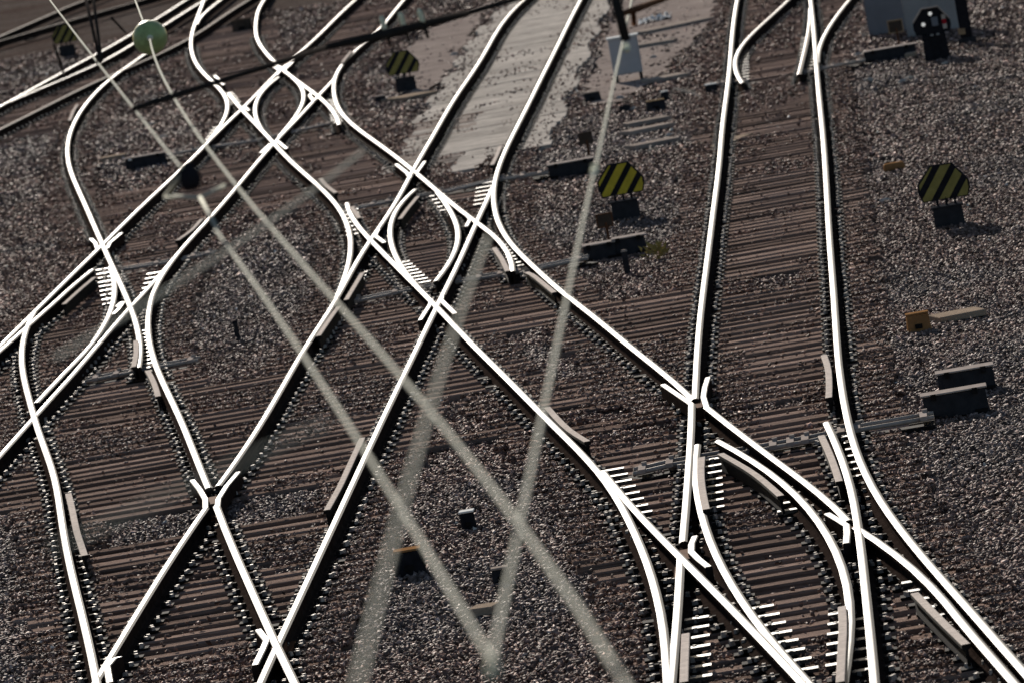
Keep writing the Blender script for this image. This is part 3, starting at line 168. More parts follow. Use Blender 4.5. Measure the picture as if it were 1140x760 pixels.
OVERHEAD = {"ball":[-4.45,51.664,5.6],"pulley":[-2.762,32.757,5.75],"bridle_l":[-3.151,35.901,5.5],"bridle_m":[-2.954,35.384,5.5],"bridle_r":[-2.884,35.939,5.5],"bridle_d":[-2.707,32.979,5.5],"bridle_t":[-3.017,35.546,5.62],"span_a":[-3.521,39.31,5.75],"span_b":[-2.751,42.385,5.75],"span_c":[-2.43,42.686,5.75],"span_d":[-2.038,43.531,5.75],"span_e":[-1.677,44.572,5.75],"ins1":[-2.458,42.961,5.75],"ins2":[-2.358,42.998,5.75],"ins3":[-2.257,43.036,5.75],"tube_t":[-1.185,41.614,5.816],"tube_b":[-1.166,41.605,5.55],"arm_l":[-1.248,43.484,5.6],"arm_k":[-1.156,43.851,5.6],"arm_r":[-0.854,45.136,5.6],"stub_t":[-1.16,43.764,5.6],"stub_b":[-1.183,44.339,5.5],"clamp_a":[-1.102,31.824,5.55],"clamp_b":[-1.147,40.862,5.55],"clamp_c":[-0.97,16.787,5.53],"hang1a":[-4.391,47.126,6.1],"hang1b":[-4.308,46.427,5.72],"hang2a":[-4.32,46.872,6.1],"hang2b":[-4.294,46.383,5.72],"hang3a":[-4.078,45.102,6.0],"hang3b":[-4.373,49.142,5.75],"hang4a":[-4.179,42.62,6.0],"hang4b":[-4.441,45.558,5.72],"clamp_w6":[-4.34,46.69,5.7],"clamp_w6b":[-3.585,39.998,5.7]}

# ---------------------------------------------------------------- camera, sky, sun, exposure
CAM_H = 7.6
cd = bpy.data.cameras.new('camera')
cam = bpy.data.objects.new('camera', cd); COL.objects.link(cam)
a = CAM_AXES
cam.matrix_world = Matrix(((a[0][0], a[0][1], a[0][2], 0), (a[1][0], a[1][1], a[1][2], 0), (a[2][0], a[2][1], a[2][2], CAM_H), (0, 0, 0, 1)))
cd.sensor_width = 36.0
cd.lens = 36.0 * 9000 / 1140
cd.clip_start = 1.0
cd.clip_end = 6000
cd.dof.use_dof = True
cd.dof.focus_distance = 73
cd.dof.aperture_fstop = 6.0
SC.camera = cam

SUN_EL, SUN_AZ = 17.0, -10.0          # azimuth from +Y, negative = to the left
w = bpy.data.worlds.new('World'); SC.world = w; w.use_nodes = True
nt = w.node_tree
bg = nt.nodes['Background']
sky = nt.nodes.new('ShaderNodeTexSky'); sky.sky_type = 'NISHITA'; sky.sun_disc = False
sky.sun_elevation = math.radians(SUN_EL); sky.sun_rotation = math.radians(SUN_AZ)
nt.links.new(sky.outputs[0], bg.inputs[0]); bg.inputs[1].default_value = 0.05
sl = bpy.data.lights.new('sun', 'SUN'); sl.energy = 5.0; sl.angle = math.radians(0.5); sl.color = (1.0, 0.92, 0.82)
so = bpy.data.objects.new('sun', sl); COL.objects.link(so)
el, az = math.radians(SUN_EL), math.radians(SUN_AZ)
sd = Vector((math.sin(az) * math.cos(el), math.cos(az) * math.cos(el), math.sin(el)))
so.rotation_euler = sd.to_track_quat('Z', 'Y').to_euler()
SC.view_settings.view_transform = 'Standard'; SC.view_settings.look = 'None'
SC.view_settings.exposure = 0.6; SC.view_settings.gamma = 1.0

# ---------------------------------------------------------------- materials
def mat(name, base, rough=0.7, metal=0.0, var=0.25, scale=6.0, bump=0.0, bscale=60.0, rvar=0.0, stretch=None, var2=None, spec=0.0, objrand=0.0, emit=None):
    m = bpy.data.materials.new(name); m.use_nodes = True
    n, l = m.node_tree.nodes, m.node_tree.links
    p = n['Principled BSDF']
    tc = n.new('ShaderNodeTexCoord'); src = tc.outputs['Object']
    if stretch:
        mp = n.new('ShaderNodeMapping'); mp.inputs['Scale'].default_value = stretch; l.new(src, mp.inputs[0]); src = mp.outputs[0]
    ns = n.new('ShaderNodeTexNoise'); ns.inputs['Scale'].default_value = scale; ns.inputs['Detail'].default_value = 6; ns.inputs['Roughness'].default_value = 0.65
    l.new(src, ns.inputs['Vector'])
    rp = n.new('ShaderNodeValToRGB'); rp.color_ramp.elements[0].position = 0.3; rp.color_ramp.elements[1].position = 0.7
    c0 = [max(0, c * (1 - var)) for c in base] + [1]; c1 = [min(1, c * (1 + var)) for c in base] + [1]
    if var2: c1 = list(var2) + [1]
    rp.color_ramp.elements[0].color = c0; rp.color_ramp.elements[1].color = c1
    l.new(ns.outputs[0], rp.inputs[0])
    out = rp.outputs[0]
    if objrand:
        oi = n.new('ShaderNodeObjectInfo'); hs = n.new('ShaderNodeHueSaturation')
        mr = n.new('ShaderNodeMapRange'); mr.inputs[3].default_value = 1 - objrand; mr.inputs[4].default_value = 1 + objrand
        l.new(oi.outputs['Random'], mr.inputs[0]); l.new(mr.outputs[0], hs.inputs['Value']); l.new(out, hs.inputs['Color']); out = hs.outputs[0]
    l.new(out, p.inputs['Base Color'])
    p.inputs['Roughness'].default_value = rough; p.inputs['Metallic'].default_value = metal
    p.inputs['Specular IOR Level'].default_value = spec
    if rvar:
        mr = n.new('ShaderNodeMapRange'); mr.inputs[3].default_value = rough - rvar; mr.inputs[4].default_value = rough + rvar
        l.new(ns.outputs[0], mr.inputs[0]); l.new(mr.outputs[0], p.inputs['Roughness'])
    if bump:
        nb = n.new('ShaderNodeTexNoise'); nb.inputs['Scale'].default_value = bscale; nb.inputs['Detail'].default_value = 4; l.new(src, nb.inputs['Vector'])
        bp = n.new('ShaderNodeBump'); bp.inputs['Strength'].default_value = bump; bp.inputs['Distance'].default_value = 0.02
        l.new(nb.outputs[0], bp.inputs['Height']); l.new(bp.outputs[0], p.inputs['Normal'])
    if emit:
        p.inputs['Emission Color'].default_value = (*emit[:3], 1); p.inputs['Emission Strength'].default_value = emit[3]
    return m

M = dict(
    rail_top=mat('polished_steel', (0.042, 0.0445, 0.050), 0.58, 1.0, 0.45, 0.9, rvar=0.10),
    rail_side=mat('rusty_rail_steel', (0.030, 0.022, 0.019), 0.95, 0.0, 0.4, 9, bump=0.3, bscale=80, spec=0.0),
    rail_shoulder=mat('worn_rail_shoulder', (0.022, 0.022, 0.023), 0.62, 0.9, 0.3, 3),
    dull_top=mat('dull_worn_steel', (0.16, 0.13, 0.115), 0.7, 0.3, 0.25, 6, rvar=0.08),
    check_top=mat('rusted_pale_steel', (0.66, 0.58, 0.52), 0.8, 0.0, 0.2, 14, bump=0.2, bscale=120),
    slide=mat('slide_plate_steel', (0.07, 0.07, 0.073), 0.5, 1.0, 0.5, 5),
    iron=mat('black_iron', (0.016, 0.0145, 0.0145), 0.9, 0.0, 0.4, 20, spec=0.02),
    bolt=mat('bolt_steel', (0.40, 0.37, 0.34), 0.55, 0.3, 0.3, 40),
    rod=mat('galvanised_rod', (0.38, 0.34, 0.31), 0.6, 0.2, 0.15, 12),
    wood=mat('weathered_sleeper_wood', (0.140, 0.099, 0.083), 0.85, 0, 0.4, 4, bump=0.6, bscale=30, stretch=(0.6, 10, 10), var2=(0.39, 0.290, 0.245), objrand=0.35),
    concrete=mat('pale_concrete', (0.42, 0.385, 0.345), 0.85, 0, 0.2, 5, bump=0.35, bscale=40, objrand=0.1),
    panel=mat('dusty_concrete', (0.43, 0.395, 0.36), 0.9, 0, 0.35, 2.2, bump=0.5, bscale=25, objrand=0.14),
    lid=mat('trough_lid_concrete', (0.33, 0.28, 0.245), 0.85, 0, 0.2, 6, bump=0.3, bscale=50, objrand=0.1),
    plank=mat('bleached_plank', (0.33, 0.26, 0.2), 0.8, 0, 0.25, 5, bump=0.3, bscale=20, stretch=(1, 8, 8)),
    machine=mat('dark_machine_paint', (0.032, 0.033, 0.038), 0.5, 0.0, 0.3, 8, bump=0.15, bscale=50),
    lidmetal=mat('pale_machine_lid', (0.38, 0.33, 0.30), 0.7, 0.0, 0.2, 8),
    black=mat('black_paint', (0.018, 0.018, 0.022), 0.45, 0, 0.3, 12),
    yellow=mat('dirty_yellow_paint', (0.52, 0.42, 0.05), 0.6, 0, 0.22, 7),
    yellow_dull=mat('faded_yellow_paint', (0.27, 0.235, 0.08), 0.7, 0, 0.25, 7),
    grey=mat('grey_cabinet_paint', (0.42, 0.43, 0.46), 0.5, 0, 0.06, 3),
    bluegrey=mat('blue_grey_cabinet_paint', (0.16, 0.178, 0.21), 0.55, 0, 0.1, 3),
    lightgrey=mat('light_grey_paint', (0.30, 0.305, 0.315), 0.6, 0, 0.1, 3),
    white=mat('white_paint', (0.8, 0.8, 0.78), 0.5, 0, 0.05, 8),
    red=mat('red_paint', (0.32, 0.02, 0.03), 0.5, 0, 0.1, 8),
    orange=mat('orange_box_plastic', (0.27, 0.145, 0.065), 0.6, 0, 0.2, 9),
    brown=mat('brown_sign_board', (0.06, 0.048, 0.04), 0.7, 0, 0.3, 9),
    tan=mat('tan_sign_frame', (0.3, 0.22, 0.14), 0.7, 0, 0.2, 9),
    lamp=mat('signal_lamp_glass', (0.8, 0.8, 0.78), 0.2, 0, 0.02, 8, emit=(1, 0.98, 0.93, 0.25)),
    wire=mat('overhead_copper_wire', (0.42, 0.425, 0.37), 0.65, 0.1, 0.15, 5),
    ballgreen=mat('green_glazed_ceramic', (0.34, 0.44, 0.19), 0.35, 0, 0.3, 16, spec=0.4),
    insul=mat('pale_insulator', (0.78, 0.78, 0.60), 0.25, 0, 0.1, 8),
    darkwire=mat('dark_steel_wire', (0.03, 0.027, 0.026), 0.8, 0.0, 0.2, 8),
    sheet=mat('white_plastic_sheet', (0.75, 0.75, 0.74), 0.4, 0, 0.06, 8),
    leaf=mat('dry_weed_leaf', (0.26, 0.22, 0.09), 0.7, 0, 0.3, 9),
    rust=mat('rust_brown_steel', (0.10, 0.05, 0.03), 0.7, 0.1, 0.3, 10),
)

# ballast stones: colour per stone comes from a face attribute
def ballast_mat():
    m = bpy.data.materials.new('ballast_stone'); m.use_nodes = True
    n, l = m.node_tree.nodes, m.node_tree.links; p = n['Principled BSDF']
    at = n.new('ShaderNodeAttribute'); at.attribute_name = 'tone'
    l.new(at.outputs['Color'], p.inputs['Base Color'])
    p.inputs['Roughness'].default_value = 0.6; p.inputs['Specular IOR Level'].default_value = 0.006
    return m
M['ballast'] = ballast_mat()

def ground_mat():
    m = bpy.data.materials.new('dirty_ballast_bed'); m.use_nodes = True
    n, l = m.node_tree.nodes, m.node_tree.links; p = n['Principled BSDF']
    tc = n.new('ShaderNodeTexCoord')
    v = n.new('ShaderNodeTexVoronoi'); v.inputs['Scale'].default_value = 17; l.new(tc.outputs['Object'], v.inputs['Vector'])
    ns = n.new('ShaderNodeTexNoise'); ns.inputs['Scale'].default_value = 0.35; ns.inputs['Detail'].default_value = 5; l.new(tc.outputs['Object'], ns.inputs['Vector'])
    r1 = n.new('ShaderNodeValToRGB'); r1.color_ramp.elements[0].color = (0.08, 0.061, 0.054, 1); r1.color_ramp.elements[1].color = (0.115, 0.1, 0.092, 1)
    r1.color_ramp.elements[0].position = 0.35; r1.color_ramp.elements[1].position = 0.65
    l.new(ns.outputs[0], r1.inputs[0])
    mx = n.new('ShaderNodeMix'); mx.data_type = 'RGBA'; mx.blend_type = 'MULTIPLY'; mx.inputs[0].default_value = 0.7
    sp = n.new('ShaderNodeSeparateColor'); l.new(v.outputs['Color'], sp.inputs[0])
    r2 = n.new('ShaderNodeValToRGB'); r2.color_ramp.elements[0].color = (0.4, 0.38, 0.36, 1); r2.color_ramp.elements[1].color = (1.5, 1.45, 1.42, 1)
    l.new(sp.outputs[0], r2.inputs[0])
    l.new(r1.outputs[0], mx.inputs[6]); l.new(r2.outputs[0], mx.inputs[7]); l.new(mx.outputs[2], p.inputs['Base Color'])
    p.inputs['Roughness'].default_value = 0.95; p.inputs['Specular IOR Level'].default_value = 0.0
    b = n.new('ShaderNodeBump'); b.inputs['Strength'].default_value = 0.9; b.inputs['Distance'].default_value = 0.03; b.invert = True
    l.new(v.outputs['Distance'], b.inputs['Height']); l.new(b.outputs[0], p.inputs['Normal'])
    return m
def soil_mat(name, c0, c1):
    m = mat(name, c0, 0.9, 0, 0.0, 1.3, bump=0.8, bscale=14, var2=c1)
    return m
M['ground'] = ground_mat()
M['sand'] = soil_mat('sandy_ground', (0.30, 0.26, 0.225), (0.50, 0.45, 0.40))
M['dirt'] = soil_mat('pinkish_dirt', (0.20, 0.165, 0.15), (0.34, 0.29, 0.265))

# ---------------------------------------------------------------- mesh helpers
class MB:
    def __init__(s): s.v = []; s.f = []; s.m = []
    def add(s, vs, fs, mi=0):
        o = len(s.v); s.v += [tuple(v) for v in vs]
        for f in fs: s.f.append([o + i for i in f]); s.m.append(mi)
    def box(s, c, d, rz=0.0, mi=0, top=None, bottom=True, taper=1.0):
        hx, hy, hz = d[0] / 2, d[1] / 2, d[2] / 2
        ca, sa = math.cos(rz), math.sin(rz)
        vs = []
        for z, k in ((-hz, 1.0), (hz, taper)):
            for x, y in ((-hx, -hy), (hx, -hy), (hx, hy), (-hx, hy)):
                x *= k; y *= k
                vs.append((c[0] + x * ca - y * sa, c[1] + x * sa + y * ca, c[2] + z))
        o = len(s.v); s.v += vs
        fs = [(0, 1, 5, 4), (1, 2, 6, 5), (2, 3, 7, 6), (3, 0, 4, 7), (4, 5, 6, 7)]
        if bottom: fs.append((3, 2, 1, 0))
        for i, f in enumerate(fs):
            s.f.append([o + q for q in f]); s.m.append(top if (i == 4 and top is not None) else mi)
    def tube(s, pts, r, n=8, mi=0, cap=True):
        pts = [Vector(p) for p in pts]
        rr = r if isinstance(r, (list, tuple)) else [r] * len(pts)
        o = len(s.v)
        for i, p in enumerate(pts):
            t = (pts[min(i + 1, len(pts) - 1)] - pts[max(i - 1, 0)]).normalized()
            u = t.cross(Vector((0, 0, 1)))
            if u.length < 1e-3: u = Vector((1, 0, 0))
            u.normalize(); v = u.cross(t)
            for k in range(n):
                an = 2 * math.pi * k / n
                s.v.append(tuple(p + (u * math.cos(an) + v * math.sin(an)) * rr[i]))
        for i in range(len(pts) - 1):
            for k in range(n):
                a0, a1 = o + i * n + k, o + i * n + (k + 1) % n
                s.f.append([a0, a1, a1 + n, a0 + n]); s.m.append(mi)
        if cap:
            s.f.append([o + k for k in range(n)][::-1]); s.m.append(mi)
            e = o + (len(pts) - 1) * n; s.f.append([e + k for k in range(n)]); s.m.append(mi)
    def prism(s, poly, y0, y1, mi=0, at=(0, 0, 0)):      # polygon in x,z extruded along y (y0 nearest)
        n = len(poly); o = len(s.v)
        for y in (y0, y1):
            for x, z in poly: s.v.append((at[0] + x, at[1] + y, at[2] + z))
        s.f.append([o + i for i in range(n)]); s.m.append(mi)
        s.f.append([o + n + i for i in range(n)][::-1]); s.m.append(mi)
        for i in range(n):
            j = (i + 1) % n
            s.f.append([o + j, o + i, o + n + i, o + n + j]); s.m.append(mi)
    def build(s, name, mats, parent=None, smooth=False, bevel=0.0):
        me = bpy.data.meshes.new(name)
        if parent is not None:
            L = parent.location; vs = [(x - L[0], y - L[1], z - L[2]) for x, y, z in s.v]
        else: vs = s.v
        me.from_pydata(vs, [], s.f)
        if not isinstance(mats, (list, tuple)): mats = [mats]
        for m in mats: me.materials.append(m)
        me.polygons.foreach_set('material_index', s.m)
        if smooth: me.polygons.foreach_set('use_smooth', [True] * len(s.f))
        me.update()
        ob = bpy.data.objects.new(name, me); COL.objects.link(ob)
        if parent is not None: ob.parent = parent
        if bevel:
            b = ob.modifiers.new('bevel', 'BEVEL'); b.width = bevel; b.segments = 2; b.limit_method = 'ANGLE'
        return ob

def tag(o, label=None, cat=None, group=None, kind=None):
    if label: o['label'] = label
    if cat: o['category'] = cat
    if group: o['group'] = group
    if kind: o['kind'] = kind
    return o
def thing(name, loc, label, cat, group=None):
    o = bpy.data.objects.new(name, None); COL.objects.link(o); o.location = loc; o.empty_display_size = 0.2
    return tag(o, label, cat, group)
def dup(root, loc, label, group=None):
    r = root.copy(); COL.objects.link(r); r.location = loc; r['label'] = label
    if group: r['group'] = group
    for ch in list(root.children):
        c = ch.copy(); COL.objects.link(c); c.parent = r
        for g in list(ch.children):
            d = g.copy(); COL.objects.link(d); d.parent = c
    return r

# ---------------------------------------------------------------- ground
GZ = -0.265
mb = MB(); mb.add([(-1500, -300, GZ), (1500, -300, GZ), (1500, 3500, GZ), (-1500, 3500, GZ)], [(0, 1, 2, 3)])
tag(mb.build('ballast_bed', M['ground']), 'dirty brown ballast bed under the tracks', None, None, 'structure')

def inpoly(px, py, poly):
    r = np.zeros(len(px), bool); n = len(poly)
    for i in range(n):
        x0, y0 = poly[i]; x1, y1 = poly[(i + 1) % n]
        c = ((y0 > py) != (y1 > py)) & (px < (x1 - x0) * (py - y0) / (y1 - y0 + 1e-12) + x0)
        r ^= c
    return r
pz = GZ + 0.035
for key, m, nm, lab in (('sandy_ground', M['sand'], 'sandy_ground', 'pale sandy ground beside the curved track'), ('dirt_path', M['dirt'], 'dirt_path', 'trodden pinkish dirt beside the track')):
    for poly in PATCHES[key]:
        # ragged outline, thin raised sheet of soil
        pts = []
        for i in range(len(poly)):
            p, q = poly[i], poly[(i + 1) % len(poly)]
            k = max(1, int(math.hypot(q[0] - p[0], q[1] - p[1]) / 0.7))
            for j in range(k):
                t = j / k
                pts.append((p[0] + (q[0] - p[0]) * t + random.uniform(-.13, .13), p[1] + (q[1] - p[1]) * t + random.uniform(-.3, .3)))
        bm = bmesh.new()
        f = bm.faces.new([bm.verts.new((x, y, pz)) for x, y in pts])
        if f.normal.z < 0: f.normal_flip()
        bmesh.ops.triangulate(bm, faces=bm.faces[:])
        me = bpy.data.meshes.new(nm); bm.to_mesh(me); bm.free(); me.materials.append(m)
        o = bpy.data.objects.new(nm, me); COL.objects.link(o); tag(o, lab, None, None, 'structure')
    pz += 0.004

# ---------------------------------------------------------------- tracks
TRACKS = {
    'turnout_top': ('railway_turnout', 'turnout at the top of the right track, with rails curving away from both straight rails', 'turnout'),
    'track_right': ('railway_track', 'straight track running up the right side, its sleepers partly buried in grey ballast', 'railway track'),
    'slip_right': ('railway_turnout', 'rails and shiny slide plates fanning apart at the bottom right corner', 'turnout'),
    'track_slab': ('railway_track', 'track at the top centre with pale concrete panels between its rails', 'railway track'),
    'slip_centre': ('double_slip', 'double slip in the middle, its curved inner rails forming an oval inside the diamond', 'track crossing'),
    'track_diagonal': ('railway_track', 'straight track slanting from the central double slip down to the bottom right turnout', 'railway track'),
    'track_lower': ('railway_track', 'straight track from the central double slip down to the bottom left', 'railway track'),
    'track_upper': ('railway_track', 'pair of rails running off the top edge beside the row of three insulators', 'railway track'),
    'slip_upper': ('double_slip', 'smaller blurred double slip at the upper left with its own inner oval', 'track crossing'),
    'track_link': ('railway_track', 'short track joining the upper left double slip to the central one', 'railway track'),
    'track_left': ('railway_track', 'straight track between the upper left double slip and the one at the left edge', 'railway track'),
    'slip_left': ('double_slip', 'track crossing cut off by the left edge of the photo', 'track crossing'),
    'track_low_left': ('railway_track', 'track bending down from the left edge crossing to the bottom left corner', 'railway track'),
    'track_curve_left': ('railway_track', 'curving rails at the upper left leading round to the left edge crossing', 'railway track'),
    'track_curve_top': ('railway_track', 'S-shaped track coming down from the top edge across pale sandy ground', 'railway track'),
    'track_far': ('railway_track', 'bright bluish rails running behind the green ball in the top left corner', 'railway track'),
    'track_corner': ('railway_track', 'farthest dark rails in the very top left corner', 'railway track'),
}
mean = {}
for own, nm, pts in RAIL_LINES:
    mean.setdefault(own, []).extend(pts)
T = {}
for k, (nm, lab, cat) in TRACKS.items():
    c = np.mean(np.array(mean[k]), axis=0)
    T[k] = thing(nm, (float(c[0]), float(c[1]), -0.18), lab, cat)

HB, HT = 0.036, 0.020
RAIL_PROFILE = [(-0.075, -0.172), (-0.075, -0.160), (-0.02, -0.146), (-0.0085, -0.125), (-0.0085, -0.062), (-0.035, -0.043), (-0.036, -0.012), (-0.018, -0.0012),
                (-0.010, 0.0), (0.010, 0.0), (0.018, -0.0012), (0.036, -0.012), (0.035, -0.043), (0.0085, -0.062), (0.0085, -0.125), (0.02, -0.146), (0.075, -0.160), (0.075, -0.172)]
def sweep(pts, profile, topset, dz=0.0, shoulder=()):
    mb = MB(); n = len(profile); P = [Vector((x, y, 0)) for x, y in pts]
    for i, p in enumerate(P):
        t = (P[min(i + 1, len(P) - 1)] - P[max(i - 1, 0)]).normalized()
        s = Vector((t.y, -t.x, 0))
        if s.x < 0: s = -s
        for x, z in profile: mb.v.append((p.x + s.x * x, p.y + s.y * x, z + dz))
    for i in range(len(P) - 1):
        for k in range(n):
            j = (k + 1) % n
            mb.f.append([i * n + k, (i + 1) * n + k, (i + 1) * n + j, i * n + j]); mb.m.append(0 if k in topset else 2 if k in shoulder else 1)
    mb.f.append(list(range(n))[::-1]); mb.m.append(1)
    e = (len(P) - 1) * n; mb.f.append([e + k for k in range(n)]); mb.m.append(1)
    return mb
def fix_normals(o):
    bm = bmesh.new(); bm.from_mesh(o.data); bmesh.ops.recalc_face_normals(bm, faces=bm.faces[:]); bm.to_mesh(o.data); bm.free()

def cross_at(pts, y):
    for (x0, y0), (x1, y1) in zip(pts[:-1], pts[1:]):
        if y0 <= y < y1: return x0 + (x1 - x0) * (y - y0) / (y1 - y0)
    return None

names = sorted({nm for _, nm, _ in RAIL_LINES})
zoff = {nm: -0.0025 * (i * 7 % 5) for i, nm in enumerate(names)}
for own, nm, pts in RAIL_LINES:
    dull = nm in ('Abl', 'BG2', 'BG3', 'BG3b')
    o = sweep(pts, RAIL_PROFILE, {7, 8, 9}, zoff[nm], (6, 10)).build('rail', [M['dull_top' if dull else 'rail_top'], M['rail_side'], M['rail_shoulder']], T[own]); fix_normals(o)

CHECK_PROFILE = [(-0.012, -0.15), (-0.012, -0.03), (-0.033, -0.018), (-0.033, 0.009), (-0.028, 0.013), (0.028, 0.013), (0.033, 0.009), (0.033, -0.018), (0.012, -0.03), (0.012, -0.15)]
WING_PROFILE = [(-0.03, -0.15), (-0.03, -0.008), (-0.022, -0.0008), (0.022, -0.0008), (0.03, -0.008), (0.03, -0.15)]
def dens(pts, st=0.6):
    out = [pts[0]]
    for p, q in zip(pts[:-1], pts[1:]):
        k = max(1, int(math.hypot(q[0] - p[0], q[1] - p[1]) / st))
        out += [(p[0] + (q[0] - p[0]) * j / k, p[1] + (q[1] - p[1]) * j / k) for j in range(1, k + 1)]
    return out
for i, (own, pts) in enumerate(CHECK_LINES):
    # smooth corner, then raised guard rail with black supporting brackets
    d = dens(sorted(pts, key=lambda q: q[1])); d = [d[0]] + [((a[0] + 2 * b[0] + c[0]) / 4, (a[1] + 2 * b[1] + c[1]) / 4) for a, b, c in zip(d[:-2], d[1:-1], d[2:])] + [d[-1]]
    o = sweep(d, CHECK_PROFILE, {3, 4, 5}, 0.008).build('check_rail', [M['check_top'], M['iron']], T[own]); fix_normals(o)
    br = MB(); y0, y1 = d[0][1], d[-1][1]; y = y0 + 0.2
    while y < y1:
        x = cross_at(d, y)
        if x is not None:
            br.box((x, y, -0.11), (0.2, 0.09, 0.12)); br.box((x - 0.065, y, -0.03), (0.03, 0.03, 0.03), mi=1); br.box((x - 0.12, y, -0.148), (0.16, 0.12, 0.02)); br.box((x - 0.15, y, -0.125), (0.035, 0.035, 0.03), mi=1)
        y += 0.3 if y1 - y0 < 6 else 0.6
    if br.v: tag(br.build('check_rail_bracket', [M['iron'], M['bolt']], o), None, None, None, 'stuff')
for i, (own, pts) in enumerate(WING_LINES):
    pts = sorted(pts, key=lambda q: q[1]) if abs(pts[0][1] - pts[-1][1]) > 0.5 else pts
    o = sweep(dens(pts, 0.8), WING_PROFILE, {1, 2, 3}, -0.0012 - 0.0012 * (i % 4)).build('wing_rail', [M['rail_top'], M['rail_side']], T[own]); fix_normals(o)

# cast blocks under the crossing noses
for own, (x, y), wd in FROGS:
    f = MB(); f.box((x, y, -0.095), (wd, .9, .1), taper=.8); f.box((x, y, -0.155), (wd * 1.6, 1.5, .03)); f.build('frog_block', M['rust'], T[own])
# sleepers: one row every 0.6 m, each timber a part of its track
PITCH = 0.6
SLEEPER_W = 0.25
base_sl = []
for v in range(4):
    bm = bmesh.new(); bmesh.ops.create_cube(bm, size=1.0)
    for vv in bm.verts: vv.co = Vector((vv.co.x, vv.co.y * SLEEPER_W, vv.co.z * 0.2))
    bmesh.ops.bevel(bm, geom=[e for e in bm.edges if abs(e.verts[0].co.x - e.verts[1].co.x) > 0.5], offset=0.014, segments=1, affect='EDGES')
    bmesh.ops.subdivide_edges(bm, edges=[e for e in bm.edges if abs(e.verts[0].co.x - e.verts[1].co.x) > 0.5], cuts=3)
    for vv in bm.verts:
        if abs(vv.co.x) < 0.49: vv.co.y += random.uniform(-.010, .010); vv.co.z += random.uniform(-.008, .004)
        else: vv.co.x += random.uniform(-.006, .006)
    me = bpy.data.meshes.new('sleeper'); bm.to_mesh(me); bm.free(); me.materials.append(M['wood']); base_sl.append(me)

rows = {}
FAST = {k: MB() for k in T}
ymin = min(p[1] for _, _, pts in RAIL_LINES for p in pts); ymax = max(p[1] for _, _, pts in RAIL_LINES for p in pts)
SLAB_Y0 = cross_slab = 127.0
Hc = [pts for own, nm, pts in RAIL_LINES if nm == 'H' and own == 'track_slab'][0]
Cc = [pts for own, nm, pts in RAIL_LINES if nm == 'C' and own == 'track_slab'][0]
ZR = []
nsl = 0
for r in range(int(ymin / PITCH) - 1, int(ymax / PITCH) + 2):
    y = r * PITCH
    hits = []
    for own, nm, pts in RAIL_LINES:
        x = cross_at(pts, y)
        if x is not None: hits.append((x, own, nm))
    hits.sort()
    i = 0; ivs = []
    while i < len(hits):
        j = i
        while j + 1 < len(hits) and hits[j + 1][0] - hits[j][0] < 1.72 and hits[j + 1][0] - hits[i][0] < 5.6: j += 1
        seg = hits[i:j + 1]; i = j + 1
        owns = [h[1] for h in seg]; own = max(set(owns), key=owns.count)
        x0, x1 = seg[0][0] - random.uniform(.45, .6), seg[-1][0] + random.uniform(.45, .6)
        if len(seg) == 1: x0 += .1; x1 -= .1
        ivs.append((x0, x1))
        slab = own == 'track_slab' and y > SLAB_Y0
        if not slab and y < 205 and not (own == 'track_curve_top'):
            o = bpy.data.objects.new('sleeper', base_sl[random.randrange(4)]); COL.objects.link(o); o.parent = T[own]
            L = T[own].location
            o.location = ((x0 + x1) / 2 - L[0], y + random.uniform(-.03, .03) - L[1], -0.28 + random.uniform(-.012, .004) - L[2])
            o.scale = (x1 - x0, random.uniform(0.86, 1.08), 1); o.rotation_euler = (random.uniform(-.03, .03), 0, random.uniform(-.006, .006)); nsl += 1
        for x, ow, nm in seg:                               # base plate and screws
            if y > 190: continue
            fm = FAST[ow]
            fm.box((x, y, -0.171), (0.36, 0.17, 0.018), mi=0, bottom=False)
            for sx in (-1, 1):
                if random.random() < .05: continue
                fm.box((x + sx * 0.088, y, -0.150), (0.05, 0.075, 0.035), mi=0, bottom=False, taper=.7)
                for sy in (-.045, .045) if y < 120 else (0,):
                    fm.box((x + sx * 0.125 + random.uniform(-.012, .012), y + sy + random.uniform(-.014, .014), -0.148 + random.uniform(-.012, .008)), (0.036, 0.036, 0.045), rz=random.uniform(0, 1.5), mi=1, bottom=False, taper=.75)
    rows[r] = ivs
for k, fm in FAST.items():
    if fm.v: tag(fm.build('rail_fastening', [M['iron'], M['bolt']], T[k]), None, None, None, 'stuff')

# concrete panels of the top centre track
def panel(x0, x1, y, ln):
    mb = MB(); mb.box(((x0 + x1) / 2, y, -0.285 + random.uniform(-.008, .004)), (x1 - x0 - .02, ln - 0.03, 0.2), rz=random.uniform(-.004, .004))
    return mb.build('concrete_panel', M['panel'], T['track_slab'], bevel=0.0)
y = SLAB_Y0
while y < min(Hc[-1][1], Cc[-1][1]) - 1 and y < 215:
    xh, xc = cross_at(Hc, y), cross_at(Cc, y)
    if xh is None or xc is None: break
    panel(xh + .1, xc - .1, y, 1.2)
    if y > 129: panel(xh - .1 - .55 + .1 * math.sin(y), xh - .1, y, 1.2)
    if y > 129: panel(xc + .1, xc + .1 + .5 + .08 * math.sin(y * .7), y + .3, 1.2)
    y += 1.2

# polished slide plates under the switch blades
for own, (ya, xla, xra, yb, xlb, xrb) in SLIDE_ZONES:
    r0, r1 = math.ceil(ya / 0.3), math.floor(yb / 0.3)
    n = r1 - r0 + 1
    step = 2 if ya < 105 else 3
    for q in range(r0, r1 + 1):
        if q % step: continue
        y = q * 0.3; t = (y - ya) / (yb - ya + 1e-9)
        x0, x1 = xla + (xlb - xla) * t, xra + (xrb - xra) * t
        mb = MB(); mb.box(((x0 + x1) / 2, y, -0.142), (abs(x1 - x0) + .04, 0.13, 0.03)); mb.build('slide_plate', M['slide'], T[own])

